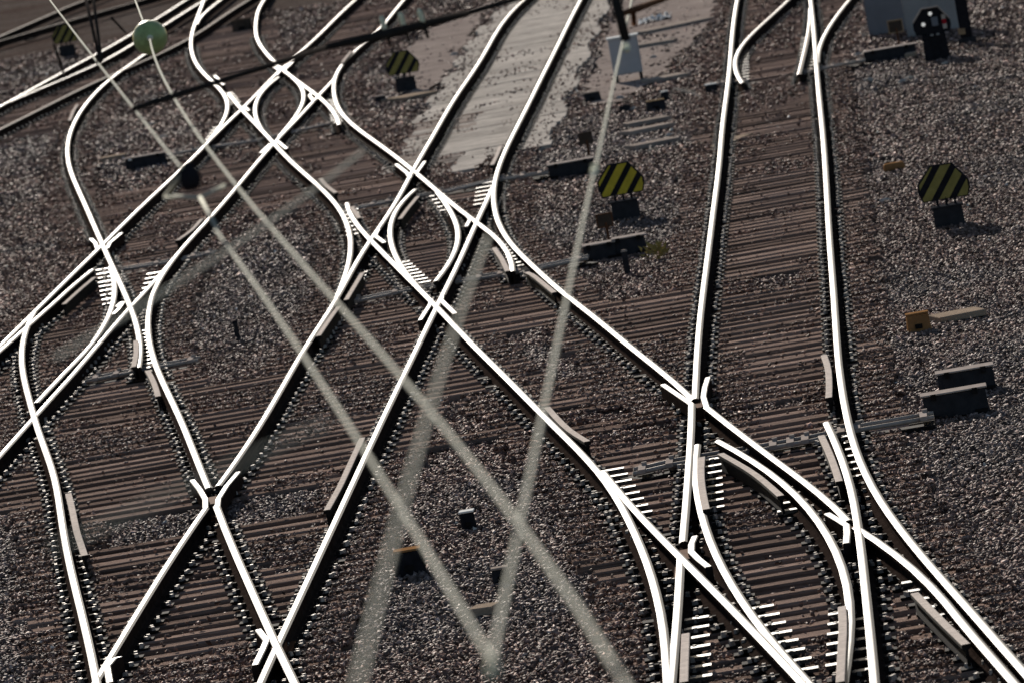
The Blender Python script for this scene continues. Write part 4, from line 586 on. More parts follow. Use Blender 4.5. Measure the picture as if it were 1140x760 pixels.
# ---------------------------------------------------------------- ballast stones
def ballast():
    bands = [(54, 74, 460), (74, 92, 400), (92, 112, 250), (112, 135, 150), (135, 165, 80), (165, 205, 38)]
    X, Y = [], []
    for y0, y1, den in bands:
        # view wedge with a margin
        xl = lambda y: -0.0985 * y - 0.7 - 0.9
        n = int((y1 - y0) * (0.142 * y1 + 2.0) * den)
        yy = RNG.uniform(y0, y1, n); u = RNG.uniform(0, 1, n)
        left = -0.1005 * yy - 2.4; right = 0.036 * yy - 1.6 + 1.0 + 0.0 * yy
        X.append(left + (right - left) * u); Y.append(yy)
    X = np.concatenate(X); Y = np.concatenate(Y)
    r = np.round(Y / PITCH).astype(int); dy = np.abs(Y - r * PITCH)
    on = np.zeros(len(X), bool); endz = np.zeros(len(X), bool); near_rail = np.full(len(X), False)
    order = np.argsort(r); rs = r[order]
    for q, ivs in rows.items():
        a, b = np.searchsorted(rs, q), np.searchsorted(rs, q + 1)
        idx = order[a:b]
        for x0, x1 in ivs:
            on[idx] |= (X[idx] > x0) & (X[idx] < x1)
            endz[idx] |= ((X[idx] > x0 - .05) & (X[idx] < x0 + .42)) | ((X[idx] < x1 + .05) & (X[idx] > x1 - .42))
    on_sl = on & (dy < 0.15)
    gap = on & ~on_sl
    # patches where the ballast has spread over the timbers (smooth value noise)
    def vnoise(x, y, s, seed):
        g = np.random.default_rng(seed).uniform(0, 1, (256, 256))
        u, v = x / s + 300, y / (s * 2.2) + 300
        i, j = np.floor(u).astype(int), np.floor(v).astype(int); fu, fv = u - i, v - j
        fu, fv = fu * fu * (3 - 2 * fu), fv * fv * (3 - 2 * fv)
        G = lambda a, b: g[a % 256, b % 256]
        return (G(i, j) * (1 - fu) + G(i + 1, j) * fu) * (1 - fv) + (G(i, j + 1) * (1 - fu) + G(i + 1, j + 1) * fu) * fv
    cover = 0.6 * vnoise(X, Y, 1.3, 3) + 0.4 * vnoise(X, Y, 0.45, 4)
    for own, nm, pts in RAIL_LINES:
        p = np.array(pts); o = np.argsort(p[:, 1]); p = p[o]
        if p[-1, 1] - p[0, 1] < .1: continue
        m = (Y >= p[0, 1]) & (Y <= p[-1, 1])
        xr = np.interp(Y, p[:, 1], p[:, 0]); near_rail |= m & (np.abs(X - xr) < 0.09)
        fast = m & (np.abs(X - xr) < 0.2) & on_sl
        cover = np.where(fast, cover * .6, cover)
    cover = np.where(endz, cover + .30, cover)
    keep = ~near_rail
    keep &= ~(on_sl & (RNG.uniform(0, 1, len(X)) > np.clip((cover - 0.50) * 5.0, 0.04, 0.95)))
    keep &= ~(gap & (RNG.uniform(0, 1, len(X)) > 0.8))
    for key in ('sandy_ground', 'dirt_path'):
        for poly in PATCHES[key]:
            keep &= ~(inpoly(X, Y, poly) & (RNG.uniform(0, 1, len(X)) > 0.12))
    ph = np.array(sorted(Hc, key=lambda q: q[1])); pc = np.array(sorted(Cc, key=lambda q: q[1]))
    xs0 = np.interp(Y, ph[:, 1], ph[:, 0]) - .6; xs1 = np.interp(Y, pc[:, 1], pc[:, 0]) + .55
    onslab = (Y > 128.5) & (X > xs0) & (X < xs1)
    keep &= ~(onslab & (RNG.uniform(0, 1, len(X)) > 0.25 * np.clip((cover - .5) * 5, 0.02, 1)))
    X, Y, on_sl, gap, cover, onslab = (q[keep] for q in (X, Y, on_sl, gap, cover, onslab))
    n = len(X)
    size = RNG.uniform(0.017, 0.037, n) * np.where(Y > 112, 1.25, 1.0) * np.where(Y > 140, 1.3, 1.0) * np.where(on_sl, 0.8, 1.0)
    size = np.where(onslab, size * .6, size)
    und = 0.018 * (vnoise(X, Y, 0.9, 9) - 0.5) * 2
    Z = GZ + 0.016 + und + RNG.uniform(0, 0.018, n)
    Z = np.where(gap, GZ + 0.002 + RNG.uniform(0, 0.02, n) + np.clip((cover - .46) * .2, 0, .06), Z)
    Z = np.where(on_sl, -0.172 + 0.004 + size * 0.35, Z); Z = np.where(onslab, -0.183 + size * .3, Z)
    # angular stone: deformed octahedron, 6 verts, 8 tris
    base = np.array([(1, 0, 0), (0, 1, 0), (-1, 0, 0), (0, -1, 0), (0, 0, 1), (0, 0, -1)], float)
    V = base[None] * RNG.uniform(0.65, 1.25, (n, 6, 1)) + RNG.uniform(-.28, .28, (n, 6, 3))
    V *= (size * 1.0)[:, None, None] * np.array([1.1, 1.0, 0.7])
    # random rotation
    ya = RNG.uniform(0, np.pi, n); ti = RNG.normal(0, .32, (n, 2))
    q = np.stack([np.cos(ya), ti[:, 0], ti[:, 1], np.sin(ya)], 1); q /= np.linalg.norm(q, axis=1)[:, None]
    w_, x_, y_, z_ = q.T
    Rm = np.stack([1 - 2 * (y_**2 + z_**2), 2 * (x_*y_ - z_*w_), 2 * (x_*z_ + y_*w_), 2 * (x_*y_ + z_*w_), 1 - 2 * (x_**2 + z_**2), 2 * (y_*z_ - x_*w_), 2 * (x_*z_ - y_*w_), 2 * (y_*z_ + x_*w_), 1 - 2 * (x_**2 + y_**2)], 1).reshape(n, 3, 3)
    V = np.einsum('nij,nkj->nki', Rm, V)
    V += np.stack([X, Y, Z], 1)[:, None, :]
    F = np.array([(0, 1, 4), (1, 2, 4), (2, 3, 4), (3, 0, 4), (1, 0, 5), (2, 1, 5), (3, 2, 5), (0, 3, 5)])
    faces = (F[None] + (np.arange(n) * 6)[:, None, None]).reshape(-1, 3)
    me = bpy.data.meshes.new('ballast_stones')
    me.vertices.add(n * 6); me.vertices.foreach_set('co', V.reshape(-1).astype(np.float32))
    me.loops.add(len(faces) * 3); me.loops.foreach_set('vertex_index', faces.reshape(-1).astype(np.int32))
    me.polygons.add(len(faces)); me.polygons.foreach_set('loop_start', (np.arange(len(faces)) * 3).astype(np.int32))
    me.update(calc_edges=True)
    # stone colours: brown brake-dust stones near the rails, greyer fresh ballast in patches
    grey = np.clip((vnoise(X, Y, 2.2, 21) * .6 + vnoise(X, Y, .8, 22) * .4 - .42) * 4, 0, 1)
    grey = np.maximum(grey, np.clip((X + 3.0) / 2.2, 0, 1) * .3)
    c0 = np.array([0.165, 0.113, 0.097]); c1 = np.array([0.150, 0.119, 0.110])
    grey = np.where(gap | on_sl, grey * .55, grey)
    tone = (c0[None] * (1 - grey[:, None]) + c1[None] * grey[:, None]) * RNG.lognormal(-.05, 0.5, n)[:, None]
    tone = np.clip(tone * np.where(RNG.uniform(0, 1, n) < .012, 2.2, 1.0)[:, None], 0.012, 0.6)
    at = me.attributes.new('tone', 'FLOAT_COLOR', 'FACE')
    colr = np.repeat(np.c_[tone, np.ones(n)], 8, axis=0)
    at.data.foreach_set('color', colr.reshape(-1).astype(np.float32))
    me.materials.append(M['ballast'])
    o = bpy.data.objects.new('ballast_stones', me); COL.objects.link(o)
    tag(o, 'loose brown and grey ballast stones all over the ground between the rails', 'ballast', None, 'stuff')
    print('stones', n, 'sleepers', nsl)
ballast()

# ---------------------------------------------------------------- point rods
ROD_LABELS = {
    'rod_mid_upper': 'thin point rods crossing the upper half of the central oval, below the dark machine box',
    'rod_mid_lower': 'thin point rods crossing below the central oval towards the grey machine with the stub post',
    'rod_left_low': 'short pair of rods at the foot of the left edge crossing',
    'rod_right': 'point rods reaching from the bottom right slide plates to the boxes at the right edge',
    'rod_left': 'rods crossing above the left edge slip, under the bridle wire',
    'rod_upper_left': 'point rods crossing the lower tip of the upper left slip',
    'rod_top_right': 'short rods beside the right rail at the top turnout',
    'rod_top_left_edge': 'short rod under the straight left rail at the top turnout',
}
for k, pts in ROD_LINES:
    t = thing('point_rod', (pts[0][0], pts[0][1], -0.15), ROD_LABELS[k], 'point rod', 'rods that move the points')
    tr = MB()
    for p, q in zip(pts[:-1], pts[1:]):
        ln = math.hypot(q[0] - p[0], q[1] - p[1]); rz = math.atan2(q[1] - p[1], q[0] - p[0])
        tr.box(((p[0] + q[0]) / 2, (p[1] + q[1]) / 2 - .05, -0.205), (ln, 0.62, 0.03), rz)
    tr.build('channel_tray', M['iron'], t)
    for dy in (0.22, -0.16):
        rb = MB(); rb.tube([(x, y + dy, -0.135) for x, y in pts], 0.025, 6); rb.build('rod', M['rod'], t, smooth=True)
    for p, q in zip(pts[:-1], pts[1:]):
        for s in (0.2, 0.55, 0.85):
            if random.random() < .75:
                x, y = p[0] + (q[0] - p[0]) * s, p[1] + (q[1] - p[1]) * s
                cl = MB(); cl.box((x, y + .03, -0.125), (0.07, 0.5, 0.04)); cl.box((x + .02, y + .2, -0.095), (0.05, 0.06, 0.035)); cl.build('rod_clamp', M['lidmetal'], t)

# ---------------------------------------------------------------- striped boards, signals
def clip(poly, a, b, c):                  # keep a*x+b*z<=c
    out = []
    for i in range(len(poly)):
        p, q = poly[i], poly[(i + 1) % len(poly)]
        dp, dq = a * p[0] + b * p[1] - c, a * q[0] + b * q[1] - c
        if dp <= 0: out.append(p)
        if (dp < 0 < dq) or (dq < 0 < dp):
            s = dp / (dp - dq); out.append((p[0] + (q[0] - p[0]) * s, p[1] + (q[1] - p[1]) * s))
    return out
OCT = [(-.285, 0), (.285, 0), (.315, .10), (.31, .2), (.14, .43), (-.13, .43), (-.31, .22), (-.315, .10)]
OCTI = [(x * .95, .012 + z * .95) for x, z in OCT]
def board(loc, label, ym):
    t = thing('striped_signal_back', loc, label, 'railway signal', 'yellow and black striped boards')
    x, y, z = loc
    p = MB(); p.box((x, y, z + .125), (.38, .3, .25), taper=.94); p.box((x, y, z + .258), (.4, .32, .018)); p.build('pedestal', M['machine'], t, bevel=.008)
    for dx in (-.11, 0, .11):
        g = MB(); g.tube([(x + dx, y - .02, z + .26), (x + dx, y - .02, z + .37)], .016, 8); g.build('peg', M['black'], t)
    b = MB(); b.prism(OCT, -.03, .03, 0, (x, y, z + .34)); plate = b.build('board', M['black'], t)
    r = MB(); r.tube([(x + a, y, z + .34 + c) for a, c in OCT[2:8]], .011, 6); r.build('board_rim', M['machine'], t)
    k = 1 / math.sqrt(2)
    for s in (-.265, -.075, .115, .305):
        # stripe of half width .048, leaning up to the right
        c = s * .95; hw = .051; a, bz = .80, -.60
        poly = clip(clip(OCTI, a, bz, c - .13 + hw), -a, -bz, -(c - .13 - hw))
        if len(poly) > 2:
            st = MB(); st.prism(poly, -.034, -.0302, 0, (x, y, z + .34)); st.build('stripe', ym, t)
    return t
P = PLACES
GB = -0.24
board((P['sign_mid'][0], P['sign_mid'][1], GB), 'bright yellow and black striped board near the centre, left of the straight right track', M['yellow'])
board((P['sign_right'][0], P['sign_right'][1], GB), 'duller yellow striped board at the right edge of the photo', M['yellow_dull'])
board((P['sign_back'][0], P['sign_back'][1], GB), 'small blurred striped board below the three insulators', M['yellow_dull'])
board((P['sign_corner'][0], P['sign_corner'][1], GB), 'very blurred striped board in the top left corner behind the rails', M['yellow_dull'])

def dwarf():
    x, y = P['dwarf'][:2]; z = GB
    t = thing('dwarf_signal', (x, y, z), 'black dwarf signal at the top right showing white lights and a red and white strip', 'railway signal')
    p = MB(); p.box((x, y, z + .22), (.42, .3, .44), taper=.92); p.build('pedestal', M['black'], t, bevel=.01)
    b = MB(); b.prism(OCT, -.04, .16, 0, (x, y, z + .45)); b.build('housing', M['black'], t)
    h = MB(); h.tube([(x + a, y - .06, z + .45 + c) for a, c in OCT[3:7]], .014, 6); h.tube([(x + a, y + .1, z + .45 + c) for a, c in OCT[3:7]], .014, 6); h.build('toplit_hood_rim', M['lidmetal'], t)  # pale colour paints the top-lit edge of the black hood
    for dx, dz in ((0.0, .33), (-.14, .17)):
        l = MB(); n = 14
        poly = [(math.cos(2 * math.pi * i / n) * .034, math.sin(2 * math.pi * i / n) * .034) for i in range(n)]
        l.prism(poly, -.052, -.041, 0, (x + dx, y, z + .45 + dz)); l.build('lamp', M['lamp'], t)
    c = MB(); c.box((x + .055, y - .046, z + .45 + .19), (.105, .008, .15)); c.build('number_plate', M['bluegrey'], t)
    s = MB()
    s.box((x + .21, y - .046, z + .45 + .245), (.07, .008, .08), mi=0); s.box((x + .21, y - .046, z + .45 + .165), (.07, .008, .078), mi=1); s.box((x + .21, y - .046, z + .45 + .085), (.07, .008, .08), mi=0)
    s.build('colour_strip', [M['concrete'], M['red']], t)
    for dx in (-.03, .07):
        g = MB(); g.box((x + dx, y - .17, z + .43), (.05, .03, .03)); g.build('bracket', M['lightgrey'], t)
dwarf()

# ---------------------------------------------------------------- cabinets
def cabinet(key, label, m, w_, h_, d_, legs=True, name='equipment_cabinet', roof=None, doors=1):
    x, y = P[key][:2]; z = GB
    t = thing(name, (x, y, z), label, 'cabinet')
    lz = .14 if legs else 0.0
    b = MB(); b.box((x, y, z + lz + (h_ - lz) / 2), (w_, d_, h_ - lz)); b.build('body', m, t, bevel=.008)
    for i in range(doors):
        dw = w_ / doors
        dr = MB(); dr.box((x - w_ / 2 + dw * (i + .5), y - d_ / 2 - .006, z + lz + (h_ - lz) / 2), (dw - .035, .014, h_ - lz - .05)); do = dr.build('door', m, t, bevel=.003)
        hd = MB(); hd.box((x - w_ / 2 + dw * (i + .5) + dw * .33, y - d_ / 2 - .02, z + lz + (h_ - lz) * .55), (.02, .02, .09)); hd.build('handle', M['black'], do)
    r = MB(); r.box((x, y, z + h_ + .012), (w_ + .05, d_ + .07, .03)); r.build('roof', roof or m, t, bevel=.005)
    if legs:
        for sx in (-1, 1):
            for sy in (-1, 1):
                l = MB(); l.box((x + sx * (w_ / 2 - .04), y + sy * (d_ / 2 - .04), z + lz / 2), (.05, .05, lz)); l.build('leg', M['black'], t)
    return t
cabinet('cabinet', 'light grey equipment cabinet at the top centre, standing on dark legs', M['grey'], .52, .80, .36, True, roof=M['white'])
cabinet('cab_a', 'dark blue grey cabinet at the top right, left of the dwarf signal', M['bluegrey'], .72, 1.25, .45, False)
cabinet('cab_b', 'wider light grey cabinet right behind the dwarf signal', M['lightgrey'], .95, 1.3, .5, False, doors=2)
def post_thick():
    x, y = P['dark_post'][:2]
    t = thing('dark_pillar', (x, y, GB), 'dark pillar cut off by the top right edge', 'post')
    b = MB(); b.box((x + .05, y, GB + .6), (.2, .2, 1.2)); b.build('shaft', M['black'], t, bevel=.01)
    b = MB(); b.box((x + .05, y, GB + .05), (.3, .3, .1)); b.box((x - .02, y - .18, GB + .22), (.12, .05, .1), mi=1); b.build('foot', [M['machine'], M['tan']], t)
post_thick()

# ---------------------------------------------------------------- point machines and small boxes
def machine(key, label, length=None, height=None, depth=.34, top=None, grp='point machines beside the tracks', body=None):
    x, y, w_, h_ = P[key]
    w_ = length or w_; h_ = height or h_
    y += depth / 2
    t = thing('point_machine', (x, y, GB), label, 'point machine', grp)
    b = MB(); b.box((x, y, GB + h_ / 2), (w_, depth, h_), taper=.97); b.build('body', body or M['machine'], t, bevel=.012)
    l = MB(); l.box((x, y, GB + h_ + .009), (w_ + .02, depth + .03, .016)); l.build('lid', top or M['lidmetal'], t, bevel=.006)
    for sx in (-.32, .32):
        g = MB(); g.box((x + sx * w_, y - depth / 2 - .02, GB + h_ - .01), (.05, .03, .06)); g.build('latch', M['iron'], t)
    for sx in (-.38, .38):
        f = MB(); f.box((x + sx * w_, y, GB + .015), (.12, depth + .12, .05)); f.build('foot', M['iron'], t)
    return t
machine('machine_upper', 'dark point machine just above the bright striped board, under a small square placard', height=.2)
machine('machine_lower_a', 'left half of the paired point machines below the bright striped board', height=.2, length=.42)
machine('machine_lower_b', 'right half of the paired point machines, behind the stub post', height=.22, length=.42)
machine('machine_right_low', 'lower dark box of the two at the right edge, at the end of the rods', length=.62, height=.23, depth=.3)
machine('machine_right_up', 'upper dark box of the two at the right edge', length=.56, height=.22, depth=.3)
machine('machine_top', 'long dark point machine beside the top turnout, left of the dwarf signal', length=.9, height=.19)
machine('machine_left', 'blurred dark point machine on the left, inside the curving rail', length=.72, height=.2)

def placard(key, label, face, frame):
    x, y, w_, h_ = P[key]
    t = thing('small_placard', (x, y, GB), label, 'small sign', 'small square placards by the point machines')
    p = MB(); p.tube([(x, y, GB), (x, y, GB + h_ - w_ * .5)], .018, 8); p.build('post', M['rust'], t)
    zc = GB + h_ - w_ * .35
    b = MB(); b.box((x - .01, y, zc), (w_, .012, w_ * .85)); b.build('plate', face, t)
    f = MB()
    for sx in (-1, 1): f.box((x - .01 + sx * w_ / 2, y, zc), (.02, .022, w_ * .85 + .02))
    for sz in (-1, 1): f.box((x - .01, y, zc + sz * w_ * .425), (w_ - .02, .0215, .02))
    f.build('frame', frame, t)
placard('plac_up', 'small dark placard on a thin post by the upper machine', M['brown'], M['brown'])
placard('plac_low', 'brown placard on a post at the paired machines, half in shade', M['brown'], M['rust'])
placard('plac_top', 'tan framed placard on a post in front of the dark cabinet', M['brown'], M['tan'])

def smallbox(key, label, m, top, depth=.18, name='cable_box', taper=.9, grp='small boxes on the ballast', hk=1.0):
    x, y, w_, h_ = P[key]; h_ *= hk
    t = thing(name, (x, y + depth / 2, GB), label, 'box', grp)
    b = MB(); b.box((x, y + depth / 2, GB + h_ / 2), (w_, depth, h_), rz=random.uniform(-.1, .1), taper=taper); b.build('body', m, t, bevel=.012)
    l = MB(); l.box((x, y + depth / 2, GB + h_ + .008), (w_ * taper + .015, depth * taper + .02, .018), rz=random.uniform(-.06, .06)); l.build('lid', top, t, bevel=.005)
    s = MB(); s.box((x, y - .005, GB + h_ * .35), (w_ * .3, .02, h_ * .25)); s.build('cable_socket', M['iron'], t)
    return t
smallbox('box_white', 'small black box with a bright white lid between the lower tracks', M['black'], M['white'])
smallbox('box_orange', 'black box with an orange lid at the bottom centre', M['black'], M['orange'], .24)
smallbox('box_orange_right', 'orange brown box at the end of a pale plank near the right edge', M['orange'], M['orange'], .2)
smallbox('box_a', 'low box with a tan top, left of the light grey cabinet foot', M['machine'], M['lid'])
smallbox('box_tan', 'box with a tan lid in the shade below the light grey cabinet', M['machine'], M['tan'])
smallbox('box_dark', 'tiny dark box on the dirt left of the tan lidded one', M['machine'], M['machine'], .12)
smallbox('box_bright', 'dark box with a bright lid touching the left rail of the top turnout', M['machine'], M['white'])
smallbox('box_cap', 'small white capped box behind the tan lidded one', M['machine'], M['white'], .12)
smallbox('box_half', 'dark box half hidden behind the blurred wire at the bottom centre', M['machine'], M['lid'], .15)
smallbox('plug_up', 'small dark box with a pale lid below the far striped board', M['machine'], M['lidmetal'], .2)
smallbox('block_ul', 'dark brown block on the pale sand beside the S-shaped track', M['brown'], M['brown'], .4)
def slab():
    x, y, w_, h_ = P['slab_orange']
    t = thing('orange_block', (x, y, GB), 'rounded orange block lying on the ballast right of the straight track', 'block')
    b = MB(); b.box((x, y + .1, GB + .05), (w_, .24, .1), rz=.03, taper=.9); b.build('block', M['orange'], t, bevel=.03)
slab()
def stub(key, label, cap):
    x, y, w_, h_ = P[key]
    t = thing('stub_post', (x, y, GB), label, 'post', 'short stub posts')
    b = MB(); b.tube([(x, y, GB), (x, y, GB + h_)], [w_ / 2, w_ / 2 * .9], 10); b.build('shaft', M['machine'], t)
    c = MB(); c.tube([(x, y, GB + h_), (x, y, GB + h_ + .025)], [w_ / 2 * 1.1, w_ / 2 * .8], 10); c.build('cap', cap, t)
stub('stub_centre', 'short grey stub post standing in front of the paired machines', M['lid'])
stub('stub_left', 'dark stub post alone on the ballast left of the centre', M['black'])
stub('stub_rod', 'thin stub post with a white cap by the left point machine', M['white'])

PL_LABELS = {
    'lid_a1': ('trough_lid', 'farther of two pale concrete lids lying side by side above the striped board', 'concrete lid'),
    'lid_a2': ('trough_lid', 'nearer of two pale concrete lids lying side by side above the striped board', 'concrete lid'),
    'lid_b': ('trough_lid', 'pale concrete lid half sunk in ballast just above the striped board', 'concrete lid'),
    'lid_c': ('trough_lid', 'concrete lid at the right foot of the light grey cabinet', 'concrete lid'),
    'lid_long': ('trough_lid', 'long concrete lid at the top, right of the cabinet top', 'concrete lid'),
    'lid_d': ('trough_lid', 'thin pale strip lying behind the light grey cabinet', 'concrete lid'),
    'plank_right': ('plank', 'pale plank running from the orange box to the right edge', 'plank'),
    'plank_tan': ('plank', 'tan plank at the foot of the far striped board', 'plank'),
    'plank_low': ('plank', 'short brown plank on the ballast at the bottom centre', 'plank'),
    'plank_pair_a': ('plank', 'short pale plank end beside the top right machine', 'plank'),
    'board_far': ('plank', 'grey board lying left of the left point machine', 'plank'),
    'rail_scrap': ('plank', 'short worn timber beside the straight left rail', 'plank'),
}
for k, ((ax, ay), (bx, by), wd) in PLANKS.items():
    nm, lab, cat = PL_LABELS[k]
    ln = math.hypot(bx - ax, by - ay); rz = math.atan2(by - ay, bx - ax)
    if math.cos(rz) < 0: rz += math.pi
    th = .07
    mb = MB(); mb.box(((ax + bx) / 2, (ay + by) / 2, -0.235 + th / 2), (ln, wd, th), rz)
    o = mb.build(nm, M['lid'] if nm == 'trough_lid' else M['plank'], None, bevel=.01)
    tag(o, lab, cat, 'planks and concrete lids on the ballast')

def sheet():
    pts = DEBRIS; cx = sum(p[0] for p in pts) / len(pts); cy = sum(p[1] for p in pts) / len(pts)
    bm = bmesh.new(); nx, ny = 16, 8
    g = [[bm.verts.new((cx + (i / (nx - 1) - .5) * .66 + random.uniform(-.02, .02), cy + (j / (ny - 1) - .5) * 1.3 + (i / (nx - 1) - .5) * .3, -.24 + max(0, random.gauss(.05, .04)))) for j in range(ny)] for i in range(nx)]
    for i in range(nx - 1):
        for j in range(ny - 1):
            if random.random() < .8: bm.faces.new((g[i][j], g[i + 1][j], g[i + 1][j + 1], g[i][j + 1]))
    me = bpy.data.meshes.new('plastic_sheet'); bm.to_mesh(me); bm.free(); me.materials.append(M['sheet'])
    o = bpy.data.objects.new('plastic_sheet', me); COL.objects.link(o)
    s = o.modifiers.new('thick', 'SOLIDIFY'); s.thickness = .006
    tag(o, 'crumpled white plastic sheet on the ground right of the light grey cabinet', 'plastic sheet')
sheet()
def pale_rocks():
    mb = MB()
    for x, y in PALE:
        bm = bmesh.new(); bmesh.ops.create_icosphere(bm, subdivisions=1, radius=1)
        s = random.uniform(.05, .09); rz = random.random() * 3
        vs = []
        for v in bm.verts:
            c = v.co * random.uniform(.75, 1.2); vs.append((x + (c.x * math.cos(rz) - c.y * math.sin(rz)) * s * 1.3, y + (c.x * math.sin(rz) + c.y * math.cos(rz)) * s, -.215 + c.z * s * .6))
        mb.add(vs, [[q.index for q in f.verts] for f in bm.faces]); bm.free()
    tag(mb.build('pale_rubble', M['concrete']), 'scattered pale rubble and chips lying on the ballast', 'rubble', None, 'stuff')
pale_rocks()
def weed():
    x, y = P['weed'][:2]
    t = thing('dry_weed', (x, y, GB), 'small dry yellowish weed growing in the ballast right of the paired machines', 'weed')
    mb = MB(); st = MB()
    for i in range(46):
        an = random.uniform(0, 6.28); r = random.uniform(.02, .2); h = random.uniform(.06, .24); s = random.uniform(.015, .03)
        cx, cy = x + math.cos(an) * r, y + math.sin(an) * r
        mb.add([(cx, cy, GB + h * .6), (cx + s, cy + s * .4, GB + h * .85), (cx + math.cos(an) * s * 2, cy + math.sin(an) * s * 2, GB + h), (cx - s, cy - s * .3, GB + h * .85)], [(0, 1, 2, 3)])
        if i % 4 == 0: st.tube([(x, y, GB), (cx, cy, GB + h * .7)], .004, 5)
    tag(mb.build('leaf', M['leaf'], t), None, None, None, 'stuff'); st.build('stem', M['leaf'], t)
weed()

# ---------------------------------------------------------------- overhead line
WL = {'w1': ('contact_wire', 'pale blurred wire slanting up from the bottom centre clamp past the bright striped board'),
      'w1b': ('contact_wire', 'sharper length of pale wire in front of the light grey cabinet'),
      'w2': ('contact_wire', 'wire running down from the green ball and fading out at the bottom centre'),
      'w2b': ('contact_wire', 'short wire rising from the green ball to the top edge'),
      'w3': ('contact_wire', 'wire from the dark pulley down to the bottom centre clamp'),
      'w4': ('catenary_wire', 'very faint broad blurred wire crossing below the central oval'),
      'w5': ('catenary_wire', 'faint blurred wire slanting down to the left edge'),
      'w6': ('contact_wire', 'thin bright wire in the top left corner, left of the green ball'),
      'w7': ('catenary_wire', 'barely visible wire over the bottom left track')}
for k, v in WIRE_LINES.items():
    nm, lab = WL[k]
    mb = MB(); mb.tube(v[:-1], v[-1], 10, cap=False)
    tag(mb.build(nm, M['wire'], None, smooth=True), lab, 'overhead wire', 'overhead wires')
O = {k: Vector(v) for k, v in OVERHEAD.items()}
def lathe(mb, base, axis, prof, n=20, mi=0):
    axis = axis.normalized(); u = axis.orthogonal().normalized(); v = axis.cross(u); o = len(mb.v)
    for r, h in prof:
        for k in range(n):
            an = 2 * math.pi * k / n; mb.v.append(tuple(base + axis * h + (u * math.cos(an) + v * math.sin(an)) * r))
    for i in range(len(prof) - 1):
        for k in range(n):
            a0, a1 = o + i * n + k, o + i * n + (k + 1) % n
            mb.f.append([a0, a1, a1 + n, a0 + n]); mb.m.append(mi)
    mb.f.append([o + k for k in range(n)][::-1]); mb.m.append(mi)
    e = o + (len(prof) - 1) * n; mb.f.append([e + k for k in range(n)]); mb.m.append(mi)
def ball():
    c = O['ball']; R_ = .112
    t = thing('line_ball', c, 'green glazed ball threaded on an overhead wire at the top left', 'overhead fitting')
    ax = Vector(WIRE_LINES['w2'][1]) - Vector(WIRE_LINES['w2'][0]); ax.normalize()
    mb = MB(); lathe(mb, c, ax, [(max(.008, R_ * math.sin(math.pi * i / 16)), -R_ * math.cos(math.pi * i / 16)) for i in range(17)], 28)
    mb.build('ball', M['ballgreen'], t, smooth=True)
    cl = MB(); lathe(cl, c - ax * (R_ + .03), ax, [(.016, 0), (.02, .02), (.02, .05)], 12); cl.build('collar', M['insul'], t, smooth=True)
    cl = MB(); lathe(cl, c + ax * (R_ - .02), ax, [(.022, 0), (.02, .03), (.014, .05)], 12); cl.build('collar', M['insul'], t, smooth=True)
ball()
def pulley():
    c = O['pulley']
    t = thing('bridle_pulley', c, 'dark pulley with pale bridle wires spreading below it, left of the centre', 'overhead fitting')
    mb = MB(); lathe(mb, c, Vector((0, 0, -1)), [(.014, -.05), (.036, -.024), (.046, .012), (.042, .04), (.024, .06)], 18); mb.build('pulley', M['black'], t, smooth=True)
    cp = MB(); lathe(cp, c + Vector((-.022, 0, .03)), Vector((0, 0, 1)), [(.010, 0), (.012, .008), (.008, .016)], 12); cp.build('bolt_head', M['insul'], t, smooth=True)
    for a_, b_ in ((O['bridle_t'], O['bridle_l']), (O['bridle_l'], O['bridle_m']), (O['bridle_m'], O['bridle_r']), (O['bridle_m'], O['bridle_d'])):
        b = MB(); b.tube([a_, b_], .009, 8); b.build('bridle_wire', M['wire'], t, smooth=True)
pulley()
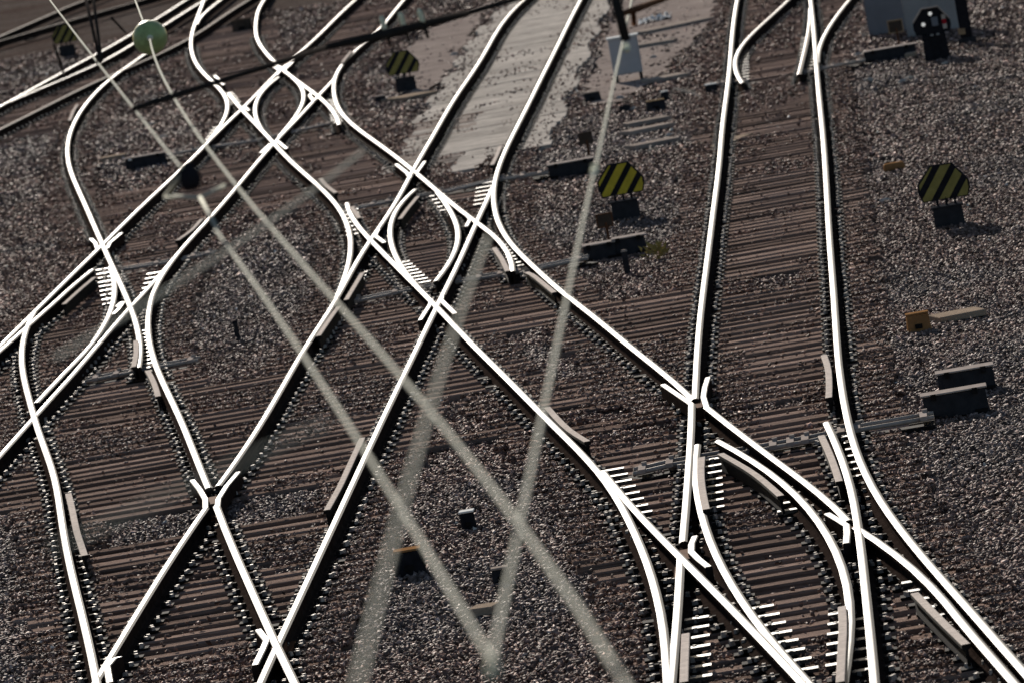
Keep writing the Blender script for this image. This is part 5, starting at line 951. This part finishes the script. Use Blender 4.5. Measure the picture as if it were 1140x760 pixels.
def span():
    t = thing('cross_span', O['span_c'], 'dark cross-span wire over the upper left carrying three pale insulators', 'overhead wire')
    b = MB(); b.tube([O['span_a'], O['span_b']], .015, 8); b.tube([O['span_b'], O['span_c'], O['span_d']], [.016, .028, .018], 8); b.tube([O['span_d'], O['span_e']], .013, 8); b.build('wire', M['darkwire'], t, smooth=True)
    for k in ('ins1', 'ins2', 'ins3'):
        i = MB(); c = O[k]
        lathe(i, c + Vector((0, 0, .012)), Vector((-.12, 0, 1)), [(.012, 0), (.017, .01), (.013, .02), (.017, .03), (.013, .04), (.016, .05), (.012, .068), (.006, .078)], 14); io = i.build('insulator', M['insul'], t, smooth=True)
        s = MB(); s.tube([c + Vector((.002, 0, .012)), c + Vector((.014, 0, -.075))], .009, 8); sp_pin = s.build('pin', M['darkwire'], t, smooth=True)
        sp_pin.parent = io
    return t
span()
def arm():
    t = thing('steady_arm', O['tube_b'], 'dark drop tube and rusty steady arm in front of the light grey cabinet', 'overhead fitting')
    b = MB(); b.tube([O['tube_t'], O['tube_b']], .024, 12); b.build('drop_tube', M['darkwire'], t, smooth=True)
    b = MB(); b.tube([O['arm_l'], O['arm_k'], O['arm_r']], [.012, .02, .011], 10); b.build('arm', M['rust'], t, smooth=True)
    b = MB(); b.tube([O['stub_t'], O['stub_b']], .014, 10); b.build('wire_clip', M['rust'], t, smooth=True)
arm()
def clamp(key, label, m, r, ln, ax):
    c = O[key]; t = thing('wire_clamp', c, label, 'overhead fitting', 'clamps on the overhead wires')
    b = MB(); lathe(b, c - ax * ln / 2, ax, [(r * .7, 0), (r, ln * .15), (r, ln * .85), (r * .7, ln)], 12); b.build('sleeve', m, t, smooth=True)
    b = MB(); b.box(c + Vector((0, 0, r)), (r * 1.4, r * 1.4, r)); b.build('screw', m, t)
ax1 = (Vector(WIRE_LINES['w1b'][1]) - Vector(WIRE_LINES['w1b'][0])).normalized()
clamp('clamp_a', 'pale clamp joining two lengths of wire, just left of the bright striped board', M['insul'], .016, .5, ax1)
clamp('clamp_b', 'small clamp on the wire over the light grey cabinet', M['insul'], .018, .3, ax1)
clamp('clamp_c', 'white clamp where two blurred wires meet at the bottom centre', M['insul'], .013, .25, ax1)
clamp('clamp_w6', 'dark clamp on the thin bright wire in the top left corner', M['darkwire'], .016, .12, ax1)
def hangers():
    for i, lab in ((1, 'left one of two dark droppers hanging close together at the top left'), (2, 'right one of two dark droppers hanging close together at the top left'), (3, 'thin dark dropper just left of the green ball'), (4, 'dark dropper at the top left edge')):
        mb = MB(); mb.tube([O['hang%da' % i], O['hang%db' % i]], .009 if i < 3 else .007, 8)
        tag(mb.build('dropper_wire', M['darkwire'], None, smooth=True), lab, 'overhead wire', 'dark droppers at the top left')
hangers()
